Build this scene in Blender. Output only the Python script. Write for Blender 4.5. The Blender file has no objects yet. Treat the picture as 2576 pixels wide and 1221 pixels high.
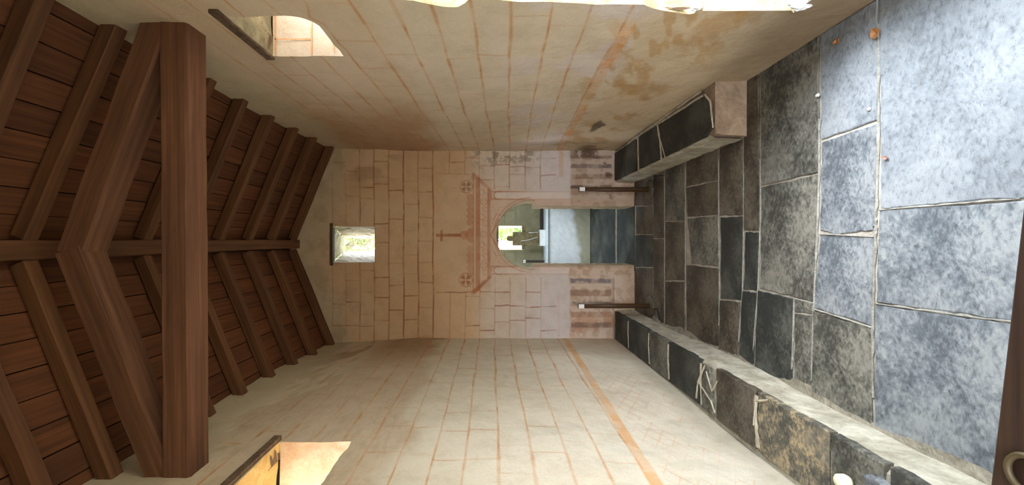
import bpy, math, random
import numpy as np
from mathutils import Vector, Matrix

# ------------------------------------------------------------------ scale and camera
G = 1.25                      # metres per modelling unit
F = 1000.0                    # focal length in pixels of the 2576 px wide frame
VX, VY = 1233.0, 607.0        # where the nave's axis vanishes
HC = 1.6                      # eye height in units
sc = bpy.context.scene
COL = sc.collection
cam = bpy.data.cameras.new('camera')
camo = bpy.data.objects.new('camera', cam)
COL.objects.link(camo)
cam.sensor_width = 36.0
cam.lens = F / 2576.0 * 36.0
cam.shift_x = (1288.0 - VX) / 2576.0
cam.shift_y = (VY - 610.5) / 2576.0
cam.clip_start = 0.02
camo.matrix_world = Matrix(((0, 1, 0, 0), (0, 0, -1, 0), (-1, 0, 0, HC * G), (0, 0, 0, 1)))
sc.camera = camo

# ------------------------------------------------------------------ world, light, exposure
SKY = 16.0
w = bpy.data.worlds.new('sky'); sc.world = w; w.use_nodes = True
nt = w.node_tree; nt.nodes.clear()
out = nt.nodes.new('ShaderNodeOutputWorld'); bg = nt.nodes.new('ShaderNodeBackground')
tc = nt.nodes.new('ShaderNodeTexCoord'); sp = nt.nodes.new('ShaderNodeSeparateXYZ')
cr = nt.nodes.new('ShaderNodeValToRGB')
nt.links.new(tc.outputs['Generated'], sp.inputs[0]); nt.links.new(sp.outputs['Z'], cr.inputs[0])
cr.color_ramp.elements[0].position = 0.0; cr.color_ramp.elements[0].color = (0.93, 0.96, 1.0, 1)
cr.color_ramp.elements[1].position = 0.8; cr.color_ramp.elements[1].color = (0.66, 0.82, 1.0, 1)
nt.links.new(cr.outputs[0], bg.inputs[0]); bg.inputs[1].default_value = SKY
nt.links.new(bg.outputs[0], out.inputs[0])
sc.view_settings.view_transform = 'Standard'
sc.view_settings.look = 'None'
sc.view_settings.gamma = 1.0
sc.view_settings.use_curve_mapping = False
sc.view_settings.exposure = 0.22
sc.cycles.use_denoising = True
sc.cycles.max_bounces = 12
sc.cycles.diffuse_bounces = 9
sc.cycles.sample_clamp_indirect = 20.0


sl = bpy.data.lights.new('hazy_sun', 'SUN'); sl.energy = 6.0; sl.angle = math.radians(26); sl.color = (0.95, 0.97, 1.0)
so_ = bpy.data.objects.new('hazy_sun', sl); COL.objects.link(so_)
so_.rotation_euler = Vector((-1, 0.45, -1.15)).to_track_quat('-Z', 'Y').to_euler()


def portal(name, c, direction, sx, sy):
    l = bpy.data.lights.new(name, 'AREA'); l.shape = 'RECTANGLE'
    l.size = sx * G; l.size_y = sy * G
    l.cycles.is_portal = True
    o = bpy.data.objects.new(name, l); COL.objects.link(o)
    o.location = Vector(c) * G
    o.rotation_euler = Vector(direction).to_track_quat('-Z', 'Y').to_euler()
    return o

# ------------------------------------------------------------------ helpers
XR, XL, D = 1.0, -1.083, 4.42
ZR = HC + 2.13                # underside of the rafters at the ridge
random.seed(4)


def lin(r, g, b):
    f = lambda c: (c / 255.0 / 12.92) if c <= 10.3 else ((c / 255.0 + 0.055) / 1.055) ** 2.4
    return (f(r), f(g), f(b), 1.0)


def P(x, y, z):
    return ((VY - y) * z / F, z, HC + (VX - x) * z / F)


def onfloor(x, y, h=0.0):
    z = (HC - h) * F / (x - VX)
    return ((VY - y) * z / F, z, h)


def tag(o, label=None, cat=None, group=None, kind=None):
    if label: o['label'] = label
    if cat: o['category'] = cat
    if group: o['group'] = group
    if kind: o['kind'] = kind
    return o


def empty(name, loc):
    o = bpy.data.objects.new(name, None); COL.objects.link(o)
    o.empty_display_size = 0.1
    o.location = Vector(loc) * G
    return o


def place(o, parent, loc):
    o.location = Vector(loc) * G
    if parent is not None:
        o.parent = parent
        p = parent
        while p is not None:
            o.location = o.location - p.location
            p = p.parent
    return o


def mk(name, verts, faces, mat, parent=None, loc=(0, 0, 0), smooth=False, rot=None):
    """verts in units; with rot they are local, otherwise world positions"""
    me = bpy.data.meshes.new(name)
    L = Vector(loc)
    if rot is None:
        vv = [((v[0] - L[0]) * G, (v[1] - L[1]) * G, (v[2] - L[2]) * G) for v in verts]
    else:
        vv = [(v[0] * G, v[1] * G, v[2] * G) for v in verts]
    me.from_pydata(vv, [], faces)
    me.validate(); me.update()
    import bmesh
    bm = bmesh.new(); bm.from_mesh(me)
    bmesh.ops.recalc_face_normals(bm, faces=bm.faces)
    bm.to_mesh(me); bm.free()
    if smooth:
        me.polygons.foreach_set('use_smooth', [True] * len(me.polygons))
    if mat: me.materials.append(mat)
    o = bpy.data.objects.new(name, me); COL.objects.link(o)
    if rot is not None:
        o.rotation_euler = rot.to_euler()
    return place(o, parent, loc)


def prism(pts, h0, h1, bev=0.006, wob=0.0, rnd=random, sub=3):
    """upright slab over a polygon pts (x,y), with a bevelled, uneven edge"""
    ring = []
    n = len(pts)
    for i in range(n):
        a, b = pts[i], pts[(i + 1) % n]
        for k in range(sub):
            t = k / sub
            j = 0.0 if k == 0 else wob
            ring.append((a[0] + (b[0] - a[0]) * t + rnd.uniform(-j, j), a[1] + (b[1] - a[1]) * t + rnd.uniform(-j, j)))
    cx = sum(p[0] for p in ring) / len(ring); cy = sum(p[1] for p in ring) / len(ring)
    m = len(ring); vs = []
    for (x, y) in ring: vs.append((x, y, h0))
    for (x, y) in ring: vs.append((x, y, h1 - bev * 0.7))
    for (x, y) in ring:
        d = math.hypot(cx - x, cy - y) + 1e-6
        vs.append((x + (cx - x) / d * bev, y + (cy - y) / d * bev, h1 + rnd.uniform(-.001, .001)))
    fs = []
    for i in range(m):
        j = (i + 1) % m
        fs.append((i, j, m + j, m + i)); fs.append((m + i, m + j, 2 * m + j, 2 * m + i))
    fs.append(tuple(range(2 * m, 3 * m))); fs.append(tuple(reversed(range(m))))
    return vs, fs


def beam(name, p0, p1, wd, ht, mat, parent=None, n=10, jit=0.004, ch=0.008, seed=0, up=(0, 0, 1), base=None):
    """hewn timber from p0 to p1, local x along it"""
    r = random.Random(seed)
    p0 = Vector(p0); p1 = Vector(p1)
    ax = (p1 - p0); L = ax.length; ax.normalize()
    side = Vector(up).cross(ax).normalized(); upv = ax.cross(side)
    rot = Matrix((ax, side, upv)).transposed()
    vs, fs = [], []
    a, b = wd / 2, ht / 2
    for i in range(n + 1):
        x = -L / 2 + L * i / n
        dy, dz = r.uniform(-jit, jit), r.uniform(-jit, jit)
        sc_ = 1 + r.uniform(-jit, jit) * 6
        for (y, z) in ((a, b - ch), (a - ch, b), (-a + ch, b), (-a, b - ch), (-a, -b + ch), (-a + ch, -b), (a - ch, -b), (a, -b + ch)):
            vs.append((x, y * sc_ + dy, z * sc_ + dz))
    for i in range(n):
        for k in range(8):
            k2 = (k + 1) % 8
            fs.append((i * 8 + k, i * 8 + k2, (i + 1) * 8 + k2, (i + 1) * 8 + k))
    fs.append(tuple(range(8))); fs.append(tuple(n * 8 + k for k in range(8)))
    c = (p0 + p1) / 2
    return mk(name, vs, fs, mat, parent, c, rot=rot)


def box(name, lo, hi, mat, parent=None, bev=0.004, base=None):
    x0, y0, z0 = lo; x1, y1, z1 = hi
    vs, fs = prism([(x0, y0), (x1, y0), (x1, y1), (x0, y1)], z0, z1, bev, 0, random, 1)
    return mk(name, vs, fs, mat, parent, base or ((x0 + x1) / 2, (y0 + y1) / 2, z0))


def lathe(name, prof, c, mat, parent=None, n=24, smooth=True, axis='z'):
    vs, fs = [], []
    m = len(prof)
    for i in range(n):
        a = 2 * math.pi * i / n
        for (r, z) in prof:
            if axis == 'z': vs.append((c[0] + r * math.cos(a), c[1] + r * math.sin(a), c[2] + z))
            else: vs.append((c[0] + r * math.cos(a), c[1] + z, c[2] + r * math.sin(a)))
    for i in range(n):
        j = (i + 1) % n
        for k in range(m - 1):
            fs.append((i * m + k, j * m + k, j * m + k + 1, i * m + k + 1))
    fs.append(tuple(i * m for i in range(n))); fs.append(tuple(i * m + m - 1 for i in range(n)))
    return mk(name, vs, fs, mat, parent, c, smooth=smooth)


def tube(name, pts, r, mat, parent=None, n=6, loc=None, taper=1.0):
    vs, fs = [], []
    pts = [Vector(p) for p in pts]
    for i, p in enumerate(pts):
        d = (pts[min(i + 1, len(pts) - 1)] - pts[max(i - 1, 0)]).normalized()
        s = d.orthogonal().normalized() if i == 0 else (s - d * s.dot(d)).normalized()
        t = d.cross(s)
        rr = r * (1 + (taper - 1) * i / (len(pts) - 1))
        for k in range(n):
            a = 2 * math.pi * k / n
            vs.append(tuple(p + (s * math.cos(a) + t * math.sin(a)) * rr))
    for i in range(len(pts) - 1):
        for k in range(n):
            k2 = (k + 1) % n
            fs.append((i * n + k, i * n + k2, (i + 1) * n + k2, (i + 1) * n + k))
    fs.append(tuple(range(n))); fs.append(tuple((len(pts) - 1) * n + k for k in range(n)))
    return mk(name, vs, fs, mat, parent, loc or tuple(pts[0]), smooth=True)


def rects_sheet(axes, holes):
    """partition of a rectangle (u0,u1,v0,v1) around rectangular holes -> quads in (u,v)"""
    u0, u1, v0, v1 = axes
    us = sorted({u0, u1, *[h[0] for h in holes], *[h[1] for h in holes]})
    vs_ = sorted({v0, v1, *[h[2] for h in holes], *[h[3] for h in holes]})
    quads = []
    for a, b in zip(us, us[1:]):
        for c, d in zip(vs_, vs_[1:]):
            mu, mv = (a + b) / 2, (c + d) / 2
            if any(h[0] < mu < h[1] and h[2] < mv < h[3] for h in holes): continue
            quads.append((a, b, c, d))
    return quads


def sheet(name, f, axes, holes, mat, parent=None, kind=None, loc=(0, 0, 0)):
    vs, fs = [], []
    for (a, b, c, d) in rects_sheet(axes, holes):
        k = len(vs)
        vs += [f(a, c), f(b, c), f(b, d), f(a, d)]
        fs.append((k, k + 1, k + 2, k + 3))
    o = mk(name, vs, fs, mat, parent, loc)
    if kind: o['kind'] = kind
    return o

# ------------------------------------------------------------------ materials
class N:
    def __init__(s, name, rough=0.85):
        s.m = bpy.data.materials.new(name); s.m.use_nodes = True
        s.t = s.m.node_tree; s.b = s.t.nodes['Principled BSDF']
        s.b.inputs['Roughness'].default_value = rough
        s.tc = s.t.nodes.new('ShaderNodeTexCoord')
    def n(s, typ, **k):
        x = s.t.nodes.new(typ)
        for a, v in k.items(): setattr(x, a, v)
        return x
    def l(s, a, b): s.t.links.new(a, b)
    def mapping(s, scale, src='Object', loc=(0, 0, 0)):
        m = s.n('ShaderNodeMapping'); m.inputs['Scale'].default_value = scale; m.inputs['Location'].default_value = loc
        s.l(s.tc.outputs[src] if isinstance(src, str) else src, m.inputs[0]); return m.outputs[0]
    def noise(s, vec, scale, detail=4, rough=0.55, dist=0.0):
        x = s.n('ShaderNodeTexNoise'); x.inputs['Scale'].default_value = scale; x.inputs['Detail'].default_value = detail
        x.inputs['Roughness'].default_value = rough; x.inputs['Distortion'].default_value = dist
        s.l(vec, x.inputs['Vector']); return x.outputs[0]
    def ramp(s, fac, stops):
        x = s.n('ShaderNodeValToRGB'); e = x.color_ramp.elements
        while len(e) < len(stops): e.new(0.5)
        for i, (p, c) in enumerate(stops):
            e[i].position = p; e[i].color = c if len(c) == 4 else (*c, 1)
        s.l(fac, x.inputs[0]); return x.outputs[0]
    def mix(s, fac, a, b, mode='MIX'):
        x = s.n('ShaderNodeMix', data_type='RGBA', blend_type=mode)
        for v, i in ((fac, 0), (a, 6), (b, 7)):
            if hasattr(v, 'is_linked'): s.l(v, x.inputs[i])
            else: x.inputs[i].default_value = v
        return x.outputs[2]
    def bump(s, h, strength=0.3, dist=0.01, prev=None):
        x = s.n('ShaderNodeBump'); x.inputs['Strength'].default_value = strength; x.inputs['Distance'].default_value = dist
        s.l(h, x.inputs['Height'])
        if prev is not None: s.l(prev, x.inputs['Normal'])
        s.l(x.outputs[0], s.b.inputs['Normal']); return x.outputs[0]
    def color(s, c): s.l(c, s.b.inputs['Base Color']); return s.m


def wood(name, dark, mid, light, rough=0.7, var=0.35, sc_=1.0):
    m = N(name, rough)
    oi = m.n('ShaderNodeObjectInfo')
    off = m.n('ShaderNodeVectorMath', operation='SCALE'); off.inputs[0].default_value = (37.0, 11.0, 53.0)
    m.l(oi.outputs['Random'], off.inputs['Scale'])
    add = m.n('ShaderNodeVectorMath', operation='ADD')
    m.l(m.tc.outputs['Object'], add.inputs[0]); m.l(off.outputs[0], add.inputs[1])
    v = m.mapping((0.9, 34, 34), add.outputs[0])
    v2 = m.mapping((0.8, 2.6, 2.6), add.outputs[0])
    g = m.noise(v, sc_, 6, 0.65, 0.15)
    c = m.ramp(g, [(0.28, dark), (0.5, mid), (0.75, light)])
    b = m.noise(v2, 1.8, 4, 0.6)
    c = m.mix(1.0, c, m.ramp(b, [(0.25, (0.72, 0.7, 0.7)), (0.55, (1, 1, 1)), (0.8, (1.18, 1.14, 1.1))]), 'MULTIPLY')
    c = m.mix(1.0, c, m.ramp(oi.outputs['Random'], [(0, (1 - var,) * 3), (1, (1 + var,) * 3)]), 'MULTIPLY')
    m.bump(g, 0.35, 0.006)
    return m.color(c)


M = {}
M['plank'] = wood('roof_board_wood', lin(74, 42, 22), lin(100, 58, 31), lin(120, 74, 42), 0.8, 0.22)
M['rafter'] = wood('rafter_wood', lin(76, 46, 28), lin(100, 64, 38), lin(120, 82, 52), 0.8, 0.12)
M['beam'] = wood('old_beam_wood', lin(80, 52, 36), lin(106, 70, 49), lin(132, 95, 69), 0.85, 0.05)
M['darkwood'] = wood('dark_wood', lin(22, 14, 10), lin(46, 32, 24), lin(66, 48, 36), 0.6, 0.1)
M['lintel_dark'] = wood('dark_lintel_wood', lin(50, 38, 28), lin(80, 64, 48), lin(100, 84, 64), 0.8, 0.05)
M['lintel'] = wood('lintel_wood', lin(60, 45, 32), lin(98, 78, 58), lin(125, 104, 80), 0.8, 0.1)


def wallmat(name):
    m = N(name, 0.92)
    at = m.n('ShaderNodeAttribute', attribute_name='Col')
    v = m.tc.outputs['Object']
    f = m.noise(v, 90, 5, 0.7)
    c = m.mix(1.0, at.outputs['Color'], m.ramp(f, [(0.25, (0.88, 0.87, 0.85)), (0.55, (1, 1, 1)), (0.8, (1.05, 1.05, 1.05))]), 'MULTIPLY')
    f2 = m.noise(v, 6, 6, 0.65, 0.4)
    c = m.mix(1.0, c, m.ramp(f2, [(0.3, (0.9, 0.88, 0.85)), (0.5, (1, 1, 1)), (0.7, (1.04, 1.04, 1.05))]), 'MULTIPLY')
    b = m.bump(f, 0.25, 0.004)
    m.bump(f2, 0.35, 0.03, b)
    return m.color(c)


M['wall'] = wallmat('painted_plaster')


def plaster(name, c1, c2, sc1=4, bs=0.3):
    m = N(name, 0.92)
    v = m.tc.outputs['Object']
    a = m.noise(v, sc1, 6, 0.62, 0.5); f = m.noise(v, 70, 4, 0.6)
    c = m.ramp(a, [(0.3, c1), (0.68, c2)])
    c = m.mix(1.0, c, m.ramp(f, [(0.3, (0.85, 0.85, 0.85)), (0.6, (1, 1, 1))]), 'MULTIPLY')
    b = m.bump(f, 0.3, 0.004); m.bump(a, bs, 0.03, b)
    return m.color(c)


M['reveal'] = plaster('reveal_plaster', lin(205, 182, 148), lin(232, 214, 186), 5, 0.5)
M['reveal_pink'] = plaster('pale_pink_plaster', lin(188, 168, 146), lin(208, 192, 172), 4, 0.3)
M['reveal_ochre'] = plaster('ochre_plaster', lin(176, 134, 62), lin(214, 182, 120), 6, 0.4)
M['reveal_tan'] = plaster('tan_pink_plaster', lin(190, 154, 118), lin(216, 188, 160), 5, 0.3)
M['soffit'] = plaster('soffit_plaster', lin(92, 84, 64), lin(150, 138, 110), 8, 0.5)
M['rubble'] = plaster('limewashed_rubble', lin(150, 130, 90), lin(196, 182, 148), 9, 0.9)
M['whitestone'] = plaster('white_limewash', lin(205, 205, 205), lin(232, 232, 230), 12, 0.9)
M['mortar'] = plaster('floor_mortar', lin(140, 132, 118), lin(190, 182, 168), 7, 0.6)
M['riser'] = plaster('bench_plaster', lin(138, 130, 110), lin(192, 186, 168), 8, 0.7)
M['riser_pink'] = plaster('pinkish_plaster', lin(126, 104, 84), lin(168, 144, 120), 9, 0.7)
M['seam'] = plaster('lime_seam', lin(150, 140, 120), lin(200, 190, 168), 12, 0.6)
M['chancel'] = plaster('chancel_plaster', lin(128, 124, 96), lin(156, 150, 122), 4, 0.25)
M['outer'] = plaster('outer_wall', lin(170, 165, 150), lin(200, 195, 180), 3, 0.3)


def slate(name, dark, mid, light, amt=0.5, big=2.2):
    m = N(name, 0.62)
    v = m.tc.outputs['Object']
    st = m.mapping((1.0, 1.5, 1.0))
    a = m.noise(st, 17, 9, 0.76, 0.25)
    b = m.noise(v, big, 4, 0.6, 0.3)
    f = m.noise(st, 70, 6, 0.75, 0.1)
    s = m.n('ShaderNodeMath', operation='ADD'); m.l(a, s.inputs[0])
    s2 = m.n('ShaderNodeMath', operation='MULTIPLY'); m.l(b, s2.inputs[0]); s2.inputs[1].default_value = 0.9
    m.l(s2.outputs[0], s.inputs[1])
    s3 = m.n('ShaderNodeMath', operation='MULTIPLY_ADD'); m.l(f, s3.inputs[0]); s3.inputs[1].default_value = 0.35; m.l(s.outputs[0], s3.inputs[2])
    k = 1.13 + (0.5 - amt) * 0.35
    s4 = m.n('ShaderNodeMath', operation='SUBTRACT'); m.l(s3.outputs[0], s4.inputs[0]); s4.inputs[1].default_value = k - 0.5
    c = m.ramp(s4.outputs[0], [(0.36, dark), (0.48, mid), (0.64, light)])
    oi = m.n('ShaderNodeObjectInfo')
    dn = m.noise(v, 3.1, 6, 0.7, 0.6)
    hi = tuple(min(1.0, x * 1.4 + 0.03) for x in mid[:3])
    c = m.mix(m.ramp(dn, [(0.50, (0, 0, 0)), (0.60, (0.42, 0.42, 0.42))]), c, (hi[0], hi[1] * 0.97, hi[2] * 0.93, 1))
    pit = m.noise(st, 34, 5, 0.8)
    c = m.mix(1.0, c, m.ramp(pit, [(0.34, (0.62, 0.62, 0.62)), (0.46, (1, 1, 1)), (0.62, (1.08, 1.08, 1.08))]), 'MULTIPLY')
    c = m.mix(1.0, c, m.ramp(oi.outputs['Random'], [(0, (0.9, 0.9, 0.91)), (1, (1.1, 1.1, 1.09))]), 'MULTIPLY')
    bb = m.bump(a, 0.8, 0.010); m.bump(f, 0.6, 0.005, bb)
    m.l(m.ramp(a, [(0.3, (0.5, 0.5, 0.5)), (0.7, (0.8, 0.8, 0.8))]), m.b.inputs['Roughness'])
    return m.color(c)


M['slate_light'] = slate('pale_daylit_slate', lin(116, 120, 123), lin(129, 134, 138), lin(143, 147, 150), 0.6)  # near slabs: dust and bluish daylight both put into the colour
M['slate_rough'] = slate('rough_daylit_slate', lin(86, 91, 96), lin(114, 119, 123), lin(146, 149, 148), 0.5)  # paler and bluer than the far slabs: dust plus painted-in daylight
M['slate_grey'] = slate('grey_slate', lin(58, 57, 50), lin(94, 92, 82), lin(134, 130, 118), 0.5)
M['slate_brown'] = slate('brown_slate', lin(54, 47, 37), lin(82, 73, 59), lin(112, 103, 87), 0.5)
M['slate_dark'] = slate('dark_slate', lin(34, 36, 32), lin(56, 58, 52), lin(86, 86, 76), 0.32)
M['slate_ochre'] = slate('ochre_smeared_slate', lin(74, 72, 64), lin(106, 100, 86), lin(178, 158, 122), 0.5, 5)


def plain(name, c, rough=0.5, metal=0.0, var=0.12, sc_=30):
    m = N(name, rough)
    m.b.inputs['Metallic'].default_value = metal
    f = m.noise(m.tc.outputs['Object'], sc_, 4, 0.6)
    lo = tuple(x * (1 - var) for x in c[:3]); hi = tuple(min(1, x * (1 + var)) for x in c[:3])
    m.bump(f, 0.1, 0.002)
    return m.color(m.ramp(f, [(0.3, lo), (0.7, hi)]))


M['post'] = plain('brown_post_metal', lin(80, 54, 30), 0.45, 0.0)
M['base'] = plain('grey_brown_base', lin(82, 74, 58), 0.6)
M['white'] = plain('white_card', lin(240, 240, 240), 0.6, 0, 0.03)
M['cord'] = plain('black_cord', lin(18, 18, 18), 0.7)
M['altar'] = plaster('altar_limewash', lin(196, 200, 196), lin(222, 226, 224), 2.5, 0.2)
M['altar_low'] = plaster('altar_worn_plaster', lin(140, 138, 116), lin(176, 174, 154), 5, 0.4)
M['mensa'] = plain('pale_stone', lin(196, 206, 210), 0.4)
M['carved'] = plaster('carved_stone', lin(76, 68, 44), lin(126, 114, 80), 14, 0.9)
M['leaf_dry'] = plain('dry_leaf', lin(158, 104, 56), 0.6, 0, 0.35, 60)
M['pebble'] = plain('white_pebble', lin(225, 225, 215), 0.6)
M['wax'] = plain('cream_glaze', lin(250, 245, 205), 0.4, 0, 0.03)
M['ring'] = plain('dull_brass', lin(92, 78, 54), 0.55, 0.3)
M['grass'] = plain('dry_ground', lin(150, 138, 112), 0.9, 0, 0.25, 2)
M['bark'] = plain('bark', lin(110, 96, 80), 0.9, 0, 0.3, 20)
ml = N('leaf_green', 0.6)
oi_ = ml.noise(ml.tc.outputs['Object'], 1.7, 3)
ml.b.inputs['Transmission Weight'].default_value = 0.0
M['leaf'] = ml.color(ml.ramp(oi_, [(0.35, lin(92, 130, 50)), (0.6, lin(160, 190, 96))]))

# ------------------------------------------------------------------ numpy noise and paint
def vnoise(u, v, seed):
    rs = np.random.RandomState(seed)
    T = rs.rand(257, 257).astype(np.float32)
    iu = np.floor(u).astype(np.int64); iv = np.floor(v).astype(np.int64)
    fu = u - iu; fv = v - iv
    fu = fu * fu * (3 - 2 * fu); fv = fv * fv * (3 - 2 * fv)
    a = iu & 255; b = iv & 255; a1 = (iu + 1) & 255; b1 = (iv + 1) & 255
    return (T[a, b] * (1 - fu) + T[a1, b] * fu) * (1 - fv) + (T[a, b1] * (1 - fu) + T[a1, b1] * fu) * fv


def fbm(u, v, s, seed, o=4, r=0.55):
    t = 0; amp = 1; tot = 0
    for i in range(o):
        t = t + amp * vnoise(u * s + 17 * i + 50, v * s + 31 * i + 50, seed + i); tot += amp; amp *= r; s *= 2.03
    return t / tot


def ss(a, b, x):
    t = np.clip((x - a) / (b - a), 0, 1); return t * t * (3 - 2 * t)


def C3(r, g, b): return np.array(lin(r, g, b)[:3], dtype=np.float32)


def blend(col, m, rgb):
    m = np.clip(m, 0, 1)[..., None]
    col *= (1 - m); col += m * rgb


def grid_mesh(name, Pos, col, keep, mat):
    """Pos (r,c,3) in units, col (r,c,3) linear, keep (r-1,c-1) faces"""
    r, c = Pos.shape[:2]
    idx = np.arange(r * c).reshape(r, c)
    q = np.stack([idx[:-1, :-1], idx[:-1, 1:], idx[1:, 1:], idx[1:, :-1]], -1)[keep]
    used = np.zeros(r * c, bool); used[q.ravel()] = True
    remap = np.cumsum(used) - 1
    q = remap[q]
    V = (Pos.reshape(-1, 3)[used] * G).astype(np.float32)
    Cc = col.reshape(-1, 3)[used]
    me = bpy.data.meshes.new(name)
    me.vertices.add(len(V)); me.vertices.foreach_set('co', V.ravel())
    me.loops.add(q.size); me.loops.foreach_set('vertex_index', q.ravel().astype(np.int32))
    me.polygons.add(len(q)); me.polygons.foreach_set('loop_start', np.arange(0, q.size, 4, dtype=np.int32))
    me.polygons.foreach_set('loop_total', np.full(len(q), 4, np.int32))
    me.polygons.foreach_set('use_smooth', np.ones(len(q), bool))
    me.update(calc_edges=True)
    at = me.color_attributes.new('Col', 'FLOAT_COLOR', 'POINT')
    rgba = np.ones((len(V), 4), np.float32); rgba[:, :3] = Cc
    at.data.foreach_set('color', rgba.ravel())
    me.materials.append(mat)
    o = bpy.data.objects.new(name, me); COL.objects.link(o)
    return o


COURSES = [836, 869, 905, 941, 978, 1015, 1052, 1089, 1131, 1170, 1206, 1244, 1282, 1322, 1360, 1400]
CZ = [HC + (VX - x) * D / F for x in COURSES]

PLASTER = C3(214, 199, 177); TAN = C3(190, 162, 130); LAV = C3(208, 196, 190); LINE = C3(186, 124, 72)
REDLINE = C3(154, 86, 54); GREY = C3(196, 188, 166); BROWN = C3(140, 108, 70)


def roofz(x):
    """underside of the rafters above a given x"""
    x = np.asarray(x, dtype=float)
    return np.where(x > 0, ZR - 0.41 * x / XR, np.where(x > -0.085, ZR, ZR - 0.41 * (-x - 0.085) / 0.998))

# ------------------------------------------------------------------ side walls
def spaced(a, b, step):
    n = max(1, int(round((b - a) / step))); return list(np.linspace(a, b, n + 1)[:-1])


def zcols(cuts, a, b, px):
    """depth stations, finer where the wall is near"""
    zs = []
    for lo, hi in zip(cuts, cuts[1:]):
        if hi <= 1.45: zs += spaced(lo, hi, 0.05)
        else:
            n = max(2, int(F * (1 / lo - 1 / hi) * 1.05 / px))
            o = np.linspace(1 / lo, 1 / hi, n + 1)[:-1]
            zs += list(1 / o)
    return np.array(zs + [cuts[-1]])


def door_far(Z):
    """ragged far edge of the side doorway"""
    px = np.array([1036, 1110, 1150, 1172, 1182, 1230, 1300, 1500, 1620, 1640, 1740, 1765, 1772, 1990, 2002, 2040], float)
    py = np.array([0, 16, 20, 8, -3, -4, 3, 12, 13, 22, 37, 28, 18, 26, 38, 30], float)
    z = XR * F / (VY - py); Zh = HC + (VX - px) * z / F
    o = np.argsort(Zh)
    e = np.interp(Z, Zh[o], z[o])
    arch = 1.14 + np.sqrt(np.clip(0.56 ** 2 - np.clip(Z - 1.72, 0, 0.54) ** 2, 0.005, 9))
    return np.where(Z > 1.92, np.minimum(arch, 1.65), e)


def door_near(Z):
    return 1.14 - np.sqrt(np.clip(0.56 ** 2 - np.clip(Z - 1.72, 0, 0.54) ** 2, 0.005, 9))


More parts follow.
